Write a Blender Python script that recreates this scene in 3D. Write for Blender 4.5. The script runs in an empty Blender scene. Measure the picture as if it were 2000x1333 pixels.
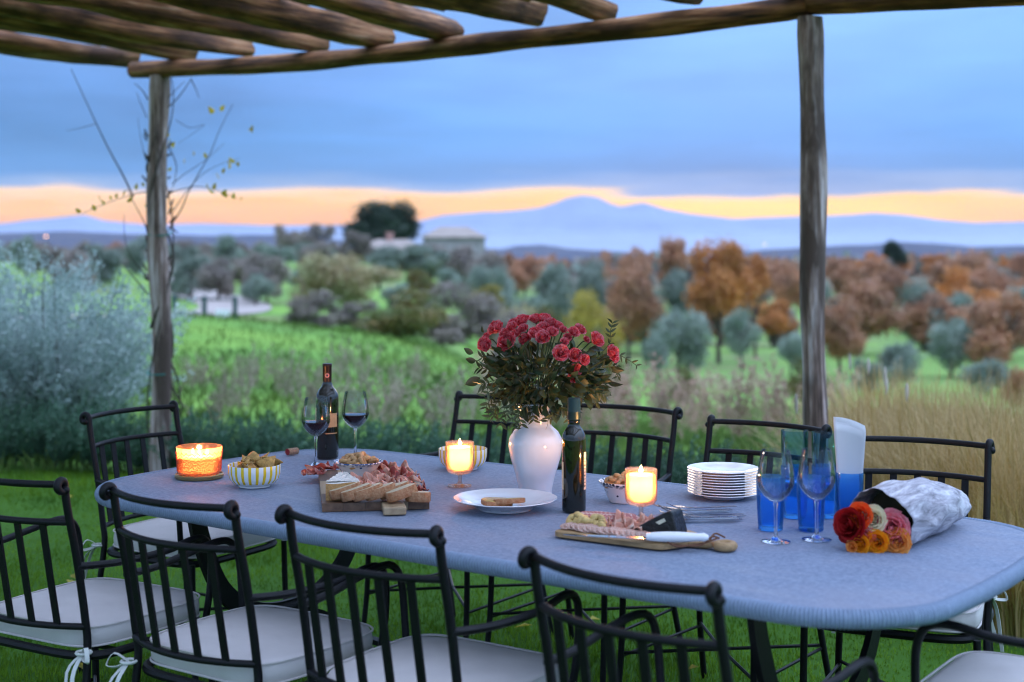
import bpy, math, random
import numpy as np
from mathutils import Vector, Matrix, Euler
R = random.Random(7)
NR = np.random.RandomState(11)
PI = math.pi
sc = bpy.context.scene
COL = sc.collection
# ------------------------------------------------------------------ camera, sky, sun, exposure
F = 2778.0; CZ = 1.45; HY = 480.0            # focal length in photo pixels, eye height, horizon row
cd = bpy.data.cameras.new('camera'); cam = bpy.data.objects.new('camera', cd); COL.objects.link(cam)
cam.location = (0, 0, CZ); cam.rotation_euler = (PI/2, 0, 0)
cd.sensor_width = 36; cd.lens = 50.0; cd.shift_y = -(666.5-HY)/2000.0
cd.clip_start = 0.05; cd.clip_end = 60000
cd.dof.use_dof = True; cd.dof.focus_distance = 4.05; cd.dof.aperture_fstop = 2.5
sc.camera = cam
sc.view_settings.view_transform = 'Standard'; sc.view_settings.look = 'None'
sc.view_settings.gamma = 1; sc.view_settings.use_curve_mapping = False
sc.view_settings.exposure = 0.12
sc.cycles.use_denoising = True
sc.cycles.max_bounces = 10; sc.cycles.transparent_max_bounces = 32
sc.cycles.transmission_bounces = 8; sc.cycles.volume_bounces = 1
sc.cycles.sample_clamp_indirect = 6; sc.cycles.filter_width = 1.1
W = bpy.data.worlds.new('World'); sc.world = W; W.use_nodes = True

class NT:
    """tiny node helper"""
    def __init__(s, nt): s.t = nt; s.n = nt.nodes; s.l = nt.links
    def add(s, ty, **k):
        n = s.n.new(ty)
        for a, b in k.items():
            if a == 'ins':
                for i, v in b.items():
                    if isinstance(v, bpy.types.NodeSocket): s.l.new(v, n.inputs[i])
                    else: n.inputs[i].default_value = v
            else: setattr(n, a, b)
        return n
    def math(s, op, a, b=0.0, c=None, clamp=False):
        n = s.n.new('ShaderNodeMath'); n.operation = op; n.use_clamp = clamp
        for i, v in enumerate((a, b) if c is None else (a, b, c)):
            if isinstance(v, bpy.types.NodeSocket): s.l.new(v, n.inputs[i])
            else: n.inputs[i].default_value = v
        return n.outputs[0]
    def ramp(s, fac, stops, interp='LINEAR'):
        n = s.n.new('ShaderNodeValToRGB'); e = n.color_ramp.elements; n.color_ramp.interpolation = interp
        while len(e) < len(stops): e.new(0.5)
        for i, (p, c) in enumerate(stops):
            e[i].position = p; e[i].color = tuple(c)+(1,) if len(c) == 3 else c
        s.l.new(fac, n.inputs[0]); return n.outputs[0]
    def mix(s, fac, a, b, blend='MIX'):
        n = s.n.new('ShaderNodeMix'); n.data_type = 'RGBA'; n.blend_type = blend
        for i, v in ((0, fac), (6, a), (7, b)):
            if isinstance(v, bpy.types.NodeSocket): s.l.new(v, n.inputs[i])
            else: n.inputs[i].default_value = (tuple(v)+(1,) if hasattr(v, '__len__') and len(v) == 3 else v)
        return n.outputs[2]

# dusk sky: blue cloud deck over an open, glowing strip along the horizon
w = NT(W.node_tree); w.n.clear()
tc = w.add('ShaderNodeTexCoord'); sp = w.add('ShaderNodeSeparateXYZ', ins={0: tc.outputs['Generated']})
x_, y_, z_ = sp.outputs
rr = w.math('SQRT', w.math('ADD', w.math('MULTIPLY', x_, x_), w.math('MULTIPLY', y_, y_)))
el = w.math('DIVIDE', z_, w.math('MAXIMUM', rr, 0.02))            # tangent of the elevation
az = w.math('ARCTAN2', x_, y_)
cv = w.add('ShaderNodeCombineXYZ', ins={0: w.math('MULTIPLY', az, 9.0), 1: w.math('MULTIPLY', el, 70.0), 2: 3.1})
n1 = w.add('ShaderNodeTexNoise', ins={'Vector': cv.outputs[0], 'Scale': 1.0, 'Detail': 3.0, 'Roughness': 0.45})
cv2 = w.add('ShaderNodeCombineXYZ', ins={0: w.math('MULTIPLY', az, 3.0), 1: w.math('MULTIPLY', el, 11.0), 2: 7.7})
n2 = w.add('ShaderNodeTexNoise', ins={'Vector': cv2.outputs[0], 'Scale': 1.0, 'Detail': 3.0, 'Roughness': 0.5})
SKY_OFF = 0.0
elp = w.math('ADD', el, w.math('MULTIPLY', w.math('SUBTRACT', n1.outputs[0], 0.5), 0.028))
low = w.ramp(w.math('MULTIPLY', elp, 4.0), [
    (0.0, (1.2, 0.62, 0.25)), (0.06, (1.10, 0.42, 0.0)), (0.115, (1.15, 0.56, 0.0)), (0.142, (1.2, 0.78, 0.42)),
    (0.158, (0.28, 0.42, 0.68)), (0.20, (0.085, 0.29, 0.66)), (0.30, (0.10, 0.34, 0.78)),
    (0.46, (0.16, 0.40, 0.92)), (0.68, (0.23, 0.49, 1.02)), (1.0, (0.34, 0.62, 1.08))])
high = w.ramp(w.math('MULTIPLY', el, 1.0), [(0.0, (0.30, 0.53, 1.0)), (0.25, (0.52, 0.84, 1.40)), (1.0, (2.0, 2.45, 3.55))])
glow = w.math('EXPONENT', w.math('MULTIPLY', w.math('POWER', w.math('ABSOLUTE', w.math('DIVIDE', w.math('SUBTRACT', az, 0.19), 0.16)), 2.0), -1.0))
glow = w.math('MULTIPLY', glow, w.math('MULTIPLY', w.math('SUBTRACT', 0.0385, elp), 120.0, clamp=True))
low = w.mix(glow, low, (1.45, 0.78, 0.0))
back = w.math('MULTIPLY', w.math('SUBTRACT', w.math('ABSOLUTE', az), 0.9), 1.2, clamp=True)   # away from the sunset the strip closes
low = w.mix(back, low, (0.40, 0.64, 1.08))
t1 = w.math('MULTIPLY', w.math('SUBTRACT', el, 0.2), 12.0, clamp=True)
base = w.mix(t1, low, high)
azr = w.math('MULTIPLY', w.math('ADD', az, 0.05), 0.55)          # the sky opens a little towards the right
cl = w.math('ADD', w.math('ADD', 0.18, azr), w.math('MULTIPLY', n2.outputs[0], 1.65))
cl = w.math('MINIMUM', w.math('MAXIMUM', cl, 0.72), 1.18)
t2 = w.math('MULTIPLY', w.math('SUBTRACT', el, 0.045), 25.0, clamp=True)
gl = w.math('ADD', w.math('MULTIPLY', w.math('SUBTRACT', 1.0, t2), 1.0), w.math('MULTIPLY', t2, cl))
cv3 = w.add('ShaderNodeCombineXYZ', ins={0: w.math('MULTIPLY', az, 7.0), 1: w.math('MULTIPLY', el, 48.0), 2: 1.7})
n3 = w.add('ShaderNodeTexNoise', ins={'Vector': cv3.outputs[0], 'Scale': 1.0, 'Detail': 5.0, 'Roughness': 0.55, 'Distortion': 0.4})
gl = w.math('MULTIPLY', gl, w.math('ADD', 0.80, w.math('MULTIPLY', n3.outputs[0], 0.40)))
base = w.mix(1.0, base, w.add('ShaderNodeCombineColor', ins={0: gl, 1: gl, 2: gl}).outputs[0], 'MULTIPLY')
SKY = w.add('ShaderNodeTexSky', sky_type='NISHITA', sun_disc=False, sun_elevation=math.radians(1.2),
            sun_rotation=math.radians(9), air_density=1.2, dust_density=1.5)
nish = w.add('ShaderNodeBackground', ins={0: SKY.outputs[0], 1: 0.005})
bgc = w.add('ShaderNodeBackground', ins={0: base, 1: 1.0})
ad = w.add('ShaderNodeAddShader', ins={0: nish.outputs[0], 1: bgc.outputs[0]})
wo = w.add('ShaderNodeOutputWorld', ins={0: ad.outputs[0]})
sd = bpy.data.lights.new('sun', 'SUN'); sd.energy = 0.12; sd.angle = math.radians(12); sd.color = (1, 0.72, 0.45)
so = bpy.data.objects.new('sun', sd); COL.objects.link(so)
so.rotation_euler = (math.radians(-86), 0, math.radians(-9))        # low, beyond the mountains

# ------------------------------------------------------------------ helpers
def T(px, py, z=0.75):
    """place of the world at height z seen in the photograph at (px, py)"""
    k = (py-HY)/(CZ-z)
    return Vector(((px-1000)/k, F/k, z))
def at(px, d, z=0.0): return Vector(((px-1000)*d/F, d, z))
def zat(py, d): return CZ-(py-HY)*d/F

MATS = {}
def mat(name):
    m = bpy.data.materials.new(name); m.use_nodes = True; t = NT(m.node_tree)
    b = m.node_tree.nodes['Principled BSDF']; MATS[name] = m
    return m, t, b
def simple(name, col, rough=0.6, metal=0.0, noise=0.0, nlo=0.35, nscale=40, bump=0.0, bscale=120, col2=None, spec=0.5, trans=0.0, stretch=None, coat=0, rnd=0.0, sheen=0, tl=0.0):
    m, t, b = mat(name)
    b.inputs['Roughness'].default_value = rough; b.inputs['Metallic'].default_value = metal
    b.inputs['Specular IOR Level'].default_value = spec; b.inputs['Coat Weight'].default_value = coat
    b.inputs['Coat Roughness'].default_value = 0.08
    tcn = t.add('ShaderNodeTexCoord'); vec = tcn.outputs['Object']
    if stretch: vec = t.add('ShaderNodeMapping', ins={0: vec, 3: stretch}).outputs[0]
    c = tuple(col)+(1,)
    if noise > 0 or col2:
        n = t.add('ShaderNodeTexNoise', ins={'Vector': vec, 'Scale': nscale, 'Detail': 5.0, 'Roughness': 0.6})
        c2 = col2 or tuple(max(0, q*(1-noise)) for q in col)
        f = t.math('MULTIPLY', t.math('SUBTRACT', n.outputs[0], nlo), 3.3, clamp=True)
        c = t.mix(f, c2, col)
    if rnd > 0:
        oi = t.add('ShaderNodeObjectInfo')
        v = t.math('ADD', 1-rnd/2, t.math('MULTIPLY', oi.outputs['Random'], rnd))
        c = t.mix(1.0, c, t.add('ShaderNodeCombineColor', ins={0: v, 1: v, 2: v}).outputs[0], 'MULTIPLY')
    if isinstance(c, bpy.types.NodeSocket): t.l.new(c, b.inputs[0])
    else: b.inputs[0].default_value = c
    if bump > 0:
        n = t.add('ShaderNodeTexNoise', ins={'Vector': vec, 'Scale': bscale, 'Detail': 4.0})
        bp = t.add('ShaderNodeBump', ins={'Strength': bump, 'Distance': 0.004, 'Height': n.outputs[0]})
        t.l.new(bp.outputs[0], b.inputs['Normal'])
    if tl > 0:
        tr = t.add('ShaderNodeBsdfTranslucent')
        if isinstance(c, bpy.types.NodeSocket): t.l.new(c, tr.inputs[0])
        else: tr.inputs[0].default_value = c
        mx = t.add('ShaderNodeMixShader', ins={0: tl, 1: b.outputs[0], 2: tr.outputs[0]})
        t.l.new(mx.outputs[0], t.n['Material Output'].inputs[0])
    return m
def glass(name, tint=(0.96, 0.98, 0.99), rough=0.02, frost=0.0, edge=1.0):
    """thin clear glass: straight-through tint plus fresnel reflection"""
    m = bpy.data.materials.new(name); m.use_nodes = True; t = NT(m.node_tree); t.n.clear()
    tr = t.add('ShaderNodeBsdfTransparent', ins={0: tuple(tint)+(1,)})
    gl_ = t.add('ShaderNodeBsdfGlossy', ins={0: (0.8, 0.8, 0.8, 1), 'Roughness': rough})
    lw = t.add('ShaderNodeLayerWeight', ins={0: 0.22})
    f = t.math('ADD', t.math('MULTIPLY', lw.outputs['Fresnel'], 0.75*edge), 0.008, clamp=True)
    body = tr.outputs[0]
    if frost > 0:
        tl = t.add('ShaderNodeBsdfTranslucent', ins={0: tuple(tint)+(1,)})
        body = t.add('ShaderNodeMixShader', ins={0: frost, 1: body, 2: tl.outputs[0]}).outputs[0]
    mx = t.add('ShaderNodeMixShader', ins={0: f, 1: body, 2: gl_.outputs[0]})
    t.add('ShaderNodeOutputMaterial', ins={0: mx.outputs[0]})
    return m

def tag(o, label=None, cat=None, group=None, kind=None):
    if label: o['label'] = label
    if cat: o['category'] = cat
    if group: o['group'] = group
    if kind: o['kind'] = kind
    return o
def thing(name, label, cat, loc=(0, 0, 0), rz=0.0, group=None):
    o = bpy.data.objects.new(name, None); COL.objects.link(o); o.empty_display_size = 0.05
    o.location = loc; o.rotation_euler = (0, 0, rz)
    return tag(o, label, cat, group)
class MB:
    def __init__(s): s.v = []; s.f = []; s.m = []; s.mi = 0
    def add(s, vs, fs):
        o = len(s.v); s.v += [tuple(p) for p in vs]
        s.f += [tuple(i+o for i in f) for f in fs]; s.m += [s.mi]*len(fs); return s
    def box(s, c, d, rot=None, taper=1.0):
        x, y, z = (q/2 for q in d)
        vs = [Vector((sx*x*(taper if sz > 0 else 1), sy*y*(taper if sz > 0 else 1), sz*z)) for sz in (-1, 1) for sy in (-1, 1) for sx in (-1, 1)]
        if rot is not None: vs = [rot @ v for v in vs]
        c = Vector(c); vs = [v+c for v in vs]
        return s.add(vs, [(0, 2, 3, 1), (4, 5, 7, 6), (0, 1, 5, 4), (2, 6, 7, 3), (0, 4, 6, 2), (1, 3, 7, 5)])
    def tube(s, pts, r, n=8, cap=True, flat=None, up=None):
        """flat=(w,h): rectangular bar instead of round"""
        pts = [Vector(p) for p in pts]; N = len(pts)
        rs = r if hasattr(r, '__len__') else [r]*N
        tn = []
        for i in range(N):
            a = pts[max(i-1, 0)]; b = pts[min(i+1, N-1)]; d = (b-a)
            tn.append(d.normalized() if d.length > 1e-9 else Vector((0, 0, 1)))
        u = Vector(up) if up is not None else (Vector((0, 0, 1)) if abs(tn[0].z) < 0.9 else Vector((1, 0, 0)))
        u = (u-tn[0]*u.dot(tn[0])).normalized()
        vs = []; 
        for i in range(N):
            if up is not None and i: u = Vector(up)
            u = u-tn[i]*u.dot(tn[i])
            u = u.normalized() if u.length > 1e-6 else Vector((1, 0, 0))
            w_ = tn[i].cross(u)
            if flat:
                a, b = flat[0]/2, flat[1]/2
                for (p, q) in ((-a, -b), (a, -b), (a, b), (-a, b)): vs.append(pts[i]+w_*p+u*q)
            else:
                for k in range(n):
                    t = 2*PI*k/n; vs.append(pts[i]+(u*math.cos(t)+w_*math.sin(t))*rs[i])
        if flat: n = 4
        fs = [(i*n+k, i*n+(k+1) % n, (i+1)*n+(k+1) % n, (i+1)*n+k) for i in range(N-1) for k in range(n)]
        if cap: fs += [tuple(reversed(range(n))), tuple((N-1)*n+k for k in range(n))]
        return s.add(vs, fs)
    def lathe(s, prof, n=48, wob=None, c=(0, 0, 0), closed=False):
        vs = []; N = len(prof)
        for i, (r, z) in enumerate(prof):
            for k in range(n):
                a = 2*PI*k/n; q = r*(wob(a, i) if wob else 1)
                vs.append((c[0]+q*math.cos(a), c[1]+q*math.sin(a), c[2]+z))
        M = N if closed else N-1
        fs = [(i*n+k, i*n+(k+1) % n, ((i+1) % N)*n+(k+1) % n, ((i+1) % N)*n+k) for i in range(M) for k in range(n)]
        if not closed:
            if prof[0][0] > 1e-5: fs.append(tuple(reversed(range(n))))
            if prof[-1][0] > 1e-5: fs.append(tuple((N-1)*n+k for k in range(n)))
        return s.add(vs, fs)
    def torus(s, c, r1, r2, n=24, m=8, rot=None, arc=2*PI, wob=0, seed=0):
        rg = random.Random(seed); ph = rg.random()*6
        vs = []; K = n if arc > 6.2 else n+1
        for i in range(K):
            a = arc*i/n; q = 1+wob*math.sin(3*a+ph)
            for k in range(m):
                b = 2*PI*k/m; p = Vector(((r1+r2*q*math.cos(b))*math.cos(a), (r1+r2*q*math.cos(b))*math.sin(a), r2*q*math.sin(b)))
                vs.append((rot @ p if rot is not None else p)+Vector(c))
        fs = [(i*m+k, ((i+1) % K)*m+k, ((i+1) % K)*m+(k+1) % m, i*m+(k+1) % m) for i in range(n) for k in range(m)]
        return s.add(vs, fs)
    def grid(s, P, nu, nv):
        vs = [P(i/(nu-1), j/(nv-1)) for i in range(nu) for j in range(nv)]
        return s.add(vs, [(i*nv+j, (i+1)*nv+j, (i+1)*nv+j+1, i*nv+j+1) for i in range(nu-1) for j in range(nv-1)])
    def blob(s, c, r, nu=10, nv=7, sq=(1, 1, 1), amp=0.0, rot=None, seed=0):
        rg = random.Random(seed); ph = [rg.random()*6 for _ in range(4)]
        vs = []
        for j in range(nv+1):
            th = PI*j/nv
            for i in range(nu):
                a = 2*PI*i/nu; q = r*(1+amp*(math.sin(2*a+ph[0])*math.sin(2*th+ph[1])+0.5*math.sin(3*a+ph[2]+th*2)))
                p = Vector((q*math.sin(th)*math.cos(a)*sq[0], q*math.sin(th)*math.sin(a)*sq[1], q*math.cos(th)*sq[2]))
                vs.append((rot @ p if rot is not None else p)+Vector(c))
        return s.add(vs, [(j*nu+i, (j+1)*nu+i, (j+1)*nu+(i+1) % nu, j*nu+(i+1) % nu) for j in range(nv) for i in range(nu)])
    def mesh(s, name, mats, smooth=True, ang=40):
        me = bpy.data.meshes.new(name); me.from_pydata(s.v, [], s.f)
        for m in (mats if isinstance(mats, (list, tuple)) else [mats]): me.materials.append(m)
        if any(s.m): me.polygons.foreach_set('material_index', s.m)
        me.polygons.foreach_set('use_smooth', [smooth]*len(me.polygons))
        if smooth and ang: me.set_sharp_from_angle(angle=math.radians(ang))
        me.validate(); me.update(); return me
    def build(s, name, mats, parent=None, smooth=True, ang=40, label=None):
        return obj(name, s.mesh(name, mats, smooth, ang), parent, label)
def obj(name, me, parent=None, label=None, loc=None, rot=None, scale=None):
    o = bpy.data.objects.new(name, me); COL.objects.link(o)
    if parent is not None: o.parent = parent
    if label: o['label'] = label
    if loc is not None: o.location = loc
    if rot is not None: o.rotation_euler = rot
    if scale is not None: o.scale = scale if hasattr(scale, '__len__') else (scale,)*3
    return o
def bulk(name, V, Fq, mats, mi=None, smooth=False, k=3):
    """numpy mesh: V (n,3), Fq (m,k)"""
    me = bpy.data.meshes.new(name); V = np.asarray(V, np.float32); Fq = np.asarray(Fq, np.int32)
    me.vertices.add(len(V)); me.vertices.foreach_set('co', V.ravel())
    me.loops.add(Fq.size); me.loops.foreach_set('vertex_index', Fq.ravel())
    me.polygons.add(len(Fq)); me.polygons.foreach_set('loop_start', np.arange(0, Fq.size, k, dtype=np.int32))
    for m in (mats if isinstance(mats, (list, tuple)) else [mats]): me.materials.append(m)
    if mi is not None: me.polygons.foreach_set('material_index', np.asarray(mi, np.int32))
    if smooth: me.polygons.foreach_set('use_smooth', np.ones(len(Fq), bool))
    me.update(calc_edges=True); me.validate(); return me
def copy_tree(o, parent=None):
    c = o.copy(); COL.objects.link(c)
    if parent is not None: c.parent = parent
    for ch in list(o.children): copy_tree(ch, c)
    return c
def rotm(ax, a): return Matrix.Rotation(a, 3, ax)
def arc(c, r, a0, a1, n, plane='yz', x=0.0):
    return [Vector((x, c[0]+r*math.cos(a0+(a1-a0)*i/n), c[1]+r*math.sin(a0+(a1-a0)*i/n))) for i in range(n+1)]
def smoothpts(P, n=6):
    P = [Vector(p) for p in P]; out = []
    for i in range(len(P)-1):
        a, b, c, d = P[max(i-1, 0)], P[i], P[i+1], P[min(i+2, len(P)-1)]
        for k in range(n):
            t = k/n
            out.append(0.5*((2*b)+(c-a)*t+(2*a-5*b+4*c-d)*t*t+(3*b-a-3*c+d)*t**3))
    out.append(P[-1]); return out
# ------------------------------------------------------------------ materials
M = {}
M['iron'] = simple('iron', (0.006, 0.006, 0.008), 0.5, 0.0, noise=0.3, nscale=60, bump=0.25, bscale=260, spec=0.28)
M['cushion'] = simple('cushion_fabric', (0.66, 0.62, 0.60), 0.9, noise=0.10, nscale=7, bump=0.35, bscale=700)
M['piping'] = simple('piping_fabric', (0.58, 0.54, 0.52), 0.9)
M['tie'] = simple('tie_fabric', (0.62, 0.64, 0.60), 0.9)
M['white'] = simple('white_glaze', (0.80, 0.79, 0.80), 0.16, coat=0.5)
M['vase'] = simple('vase_glaze', (0.70, 0.74, 0.80), 0.13, noise=0.05, nscale=12, coat=0.6)
M['steel'] = simple('steel', (0.55, 0.55, 0.57), 0.18, 1.0)
M['knifewhite'] = simple('knife_handle', (0.80, 0.80, 0.80), 0.28)
M['wine'] = simple('red_wine', (0.012, 0.001, 0.002), 0.05, spec=0.25)
M['foil'] = simple('dark_foil', (0.03, 0.008, 0.010), 0.35, 0.3)
M['greenfoil'] = simple('green_foil', (0.010, 0.035, 0.032), 0.4, 0.2)
M['cork'] = simple('cork', (0.50, 0.34, 0.22), 0.9, noise=0.5, nscale=300)
M['corkred'] = simple('cork_wine_stain', (0.22, 0.02, 0.03), 0.8, noise=0.4, nscale=200)
M['labelp'] = simple('paper_label', (0.55, 0.33, 0.16), 0.7, noise=0.2, nscale=60)
M['creamlabel'] = simple('cream_label', (0.72, 0.60, 0.42), 0.7, noise=0.2, nscale=90)
M['sealp'] = simple('pink_seal', (0.62, 0.22, 0.20), 0.6)
M['black'] = simple('black_print', (0.01, 0.01, 0.01), 0.6)
M['chip'] = simple('tortilla', (0.62, 0.36, 0.10), 0.75, noise=0.45, nscale=90, bump=0.4, bscale=300, rnd=0.3)
M['cracker'] = simple('baked_dough', (0.60, 0.33, 0.13), 0.6, noise=0.45, nscale=70, bump=0.3, bscale=200, rnd=0.3)
M['yellowbit'] = simple('pale_cracker', (0.66, 0.46, 0.16), 0.55, noise=0.4, nscale=80, rnd=0.25)
M['crumb'] = simple('bread_crumb', (0.72, 0.60, 0.40), 0.9, noise=0.25, nscale=120, bump=0.9, bscale=260)
M['crust'] = simple('bread_crust', (0.33, 0.125, 0.045), 0.75, nscale=120, bump=0.7, bscale=200, col2=(0.45, 0.24, 0.12))
M['toast'] = simple('oiled_bread', (0.62, 0.42, 0.10), 0.35, noise=0.5, nscale=90, bump=0.6, bscale=200)
M['rind'] = simple('cheese_rind', (0.62, 0.33, 0.12), 0.8, noise=0.35, nscale=220, bump=0.5, bscale=300)
M['cheese'] = simple('cheese_paste', (0.75, 0.68, 0.52), 0.6, noise=0.12, nscale=60, bump=0.5, bscale=120)
M['cheesetop'] = simple('cheese_white_mould', (0.80, 0.76, 0.68), 0.8, noise=0.15, nscale=50, bump=1.0, bscale=90)
M['blackrind'] = simple('black_rind', (0.012, 0.012, 0.012), 0.42, noise=0.4, nscale=90, bump=0.8, bscale=160)
M['string'] = simple('leather_string', (0.14, 0.06, 0.03), 0.9)
M['palewood'] = simple('pale_wood', (0.44, 0.27, 0.12), 0.55, noise=0.3, nscale=14, stretch=(1, 12, 8), bump=0.15)
M['napkin'] = simple('paper_napkin', (0.80, 0.80, 0.82), 0.95, tl=0.35)
M['gold'] = simple('brass_lid', (0.45, 0.33, 0.14), 0.35, 0.9)
M['stem'] = simple('green_stem', (0.06, 0.08, 0.02), 0.6)
M['roseleaf'] = simple('rose_leaf', (0.035, 0.070, 0.024), 0.42, noise=0.4, nscale=1.5, nlo=0.30, col2=(0.08, 0.060, 0.018), rnd=0.9, tl=0.2)
M['sprig'] = simple('sprig_leaf', (0.075, 0.09, 0.025), 0.45, noise=0.3, nscale=2, rnd=0.5, tl=0.15)
def petal(name, c, c2, ns=2.6): return simple(name, c, 0.6, nscale=ns, col2=c2, tl=0.25, rnd=0.15, nlo=0.30)
M['rosered'] = petal('rose_crimson', (0.70, 0.010, 0.025), (0.85, 0.42, 0.46), 2.4)
M['rd'] = petal('rose_dark_red', (0.30, 0.006, 0.008), (0.42, 0.01, 0.01))
M['ro'] = petal('rose_vermilion', (0.92, 0.10, 0.015), (0.95, 0.20, 0.04))
M['rw'] = petal('rose_cream', (0.86, 0.80, 0.60), (0.80, 0.74, 0.45))
M['rp'] = petal('rose_pink', (0.90, 0.24, 0.30), (0.92, 0.45, 0.46))
M['ry'] = petal('rose_yellow', (0.95, 0.45, 0.01), (0.90, 0.24, 0.01))
M['rg'] = petal('rose_apricot', (0.92, 0.33, 0.06), (0.92, 0.52, 0.16))
M['glass'] = glass('clear_glass')
def solidglass():
    m = bpy.data.materials.new('solid_glass'); m.use_nodes = True; t = NT(m.node_tree); t.n.clear()
    t.add('ShaderNodeOutputMaterial', ins={0: t.add('ShaderNodeBsdfGlass', ins={0: (0.97, 0.98, 1, 1), 'Roughness': 0.02, 'IOR': 1.47}).outputs[0]}); return m
M['solidglass'] = solidglass()
M['blueglass'] = glass('blue_glass', (0.36, 0.70, 1.0), 0.03, frost=0.14)
M['tealglass'] = glass('teal_glass', (0.68, 0.88, 0.95), 0.03)
M['cupglass'] = glass('ribbed_cup_glass', (0.98, 0.88, 0.80), 0.06, frost=0.05)
M['orangeglass'] = glass('orange_glass', (1.0, 0.70, 0.52), 0.10, frost=0.30)
M['relief'] = simple('orange_relief', (0.62, 0.10, 0.04), 0.3, tl=0.3)
M['bottle'] = simple('bottle_glass', (0.006, 0.008, 0.004), 0.05, coat=0.5)
def wax():
    m = bpy.data.materials.new('wax'); m.use_nodes = True; t = NT(m.node_tree); t.n.clear()
    c = (0.95, 0.68, 0.42, 1)
    d = t.add('ShaderNodeBsdfDiffuse', ins={0: c}); tl = t.add('ShaderNodeBsdfTranslucent', ins={0: c})
    t.add('ShaderNodeOutputMaterial', ins={0: t.add('ShaderNodeMixShader', ins={0: 0.55, 1: d.outputs[0], 2: tl.outputs[0]}).outputs[0]})
    return m
M['wax'] = wax()
def emit(name, c, s):
    m = bpy.data.materials.new(name); m.use_nodes = True; t = NT(m.node_tree); t.n.clear()
    e = t.add('ShaderNodeEmission', ins={0: tuple(c)+(1,), 1: s}); tr = t.add('ShaderNodeBsdfTransparent')
    t.add('ShaderNodeOutputMaterial', ins={0: t.add('ShaderNodeAddShader', ins={0: e.outputs[0], 1: tr.outputs[0]}).outputs[0]}); return m
M['flame'] = emit('flame', (1, 0.62, 0.25), 14)
M['farlamp'] = emit('distant_lamp_light', (1, 0.50, 0.25), 5)

def log_mat(name, a, b, c):
    """weathered debarked log, grain running along local Z"""
    m, t, bs = mat(name)
    tcn = t.add('ShaderNodeTexCoord'); oi = t.add('ShaderNodeObjectInfo')
    off = t.add('ShaderNodeCombineXYZ', ins={0: t.math('MULTIPLY', oi.outputs['Random'], 37.0)})
    v = t.add('ShaderNodeVectorMath', operation='ADD', ins={0: tcn.outputs['Object'], 1: off.outputs[0]}).outputs[0]
    g = t.add('ShaderNodeMapping', ins={0: v, 3: (14, 14, 0.9)}).outputs[0]
    n = t.add('ShaderNodeTexNoise', ins={'Vector': g, 'Scale': 2.2, 'Detail': 7.0, 'Roughness': 0.65})
    g2 = t.add('ShaderNodeMapping', ins={0: v, 3: (5, 5, 1.6)}).outputs[0]
    n2 = t.add('ShaderNodeTexNoise', ins={'Vector': g2, 'Scale': 1.1, 'Detail': 4.0, 'Roughness': 0.6})
    col = t.ramp(n.outputs[0], [(0.34, tuple(q*0.18 for q in b)), (0.45, b), (0.56, a), (0.70, c)])
    col = t.mix(t.math('MULTIPLY', t.math('SUBTRACT', n2.outputs[0], 0.47), 6.0, clamp=True), col, tuple(q*0.42 for q in b))
    t.l.new(col, bs.inputs[0]); bs.inputs['Roughness'].default_value = 0.85
    bp = t.add('ShaderNodeBump', ins={'Strength': 0.9, 'Distance': 0.012, 'Height': n.outputs[0]}); t.l.new(bp.outputs[0], bs.inputs['Normal'])
    return m
M['log'] = log_mat('roof_log', (0.33, 0.15, 0.060), (0.15, 0.062, 0.026), (0.46, 0.29, 0.17))
M['post'] = log_mat('post_log', (0.50, 0.40, 0.36), (0.24, 0.165, 0.13), (0.76, 0.71, 0.71))

def table_mat():
    m, t, b = mat('table_cover')
    tcn = t.add('ShaderNodeTexCoord'); v = tcn.outputs['Object']
    n = t.add('ShaderNodeTexNoise', ins={'Vector': v, 'Scale': 380.0, 'Detail': 2.0})
    n2 = t.add('ShaderNodeTexNoise', ins={'Vector': v, 'Scale': 3.0, 'Detail': 5.0, 'Roughness': 0.6})
    n3 = t.add('ShaderNodeTexNoise', ins={'Vector': t.add('ShaderNodeMapping', ins={0: v, 2: (0, 0, 0.5), 3: (1.2, 9, 1)}).outputs[0], 'Scale': 2.2, 'Detail': 6.0})
    n4 = t.add('ShaderNodeTexNoise', ins={'Vector': v, 'Scale': 95.0, 'Detail': 3.0, 'Roughness': 0.8})
    gr = t.math('ADD', t.math('MULTIPLY', n.outputs[0], 0.35), t.math('MULTIPLY', t.math('SUBTRACT', n4.outputs[0], 0.34), 2.2), clamp=True)
    c = t.mix(gr, (0.120, 0.160, 0.235), (0.265, 0.325, 0.44))
    c = t.mix(t.math('MULTIPLY', t.math('SUBTRACT', n2.outputs[0], 0.45), 4.0, clamp=True), c, t.mix(0.55, c, (0.30, 0.29, 0.34)))
    c = t.mix(t.math('MULTIPLY', t.math('SUBTRACT', n3.outputs[0], 0.56), 5.0, clamp=True), c, t.mix(0.22, c, (0.42, 0.42, 0.45)))
    t.l.new(c, b.inputs[0]); b.inputs['Roughness'].default_value = 0.72
    bp = t.add('ShaderNodeBump', ins={'Strength': 0.5, 'Distance': 0.002, 'Height': n.outputs[0]}); t.l.new(bp.outputs[0], b.inputs['Normal'])
    return m
M['table'] = table_mat()
M['cord'] = simple('cord_edging', (0.21, 0.28, 0.39), 0.7, noise=0.15, nscale=90)
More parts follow.
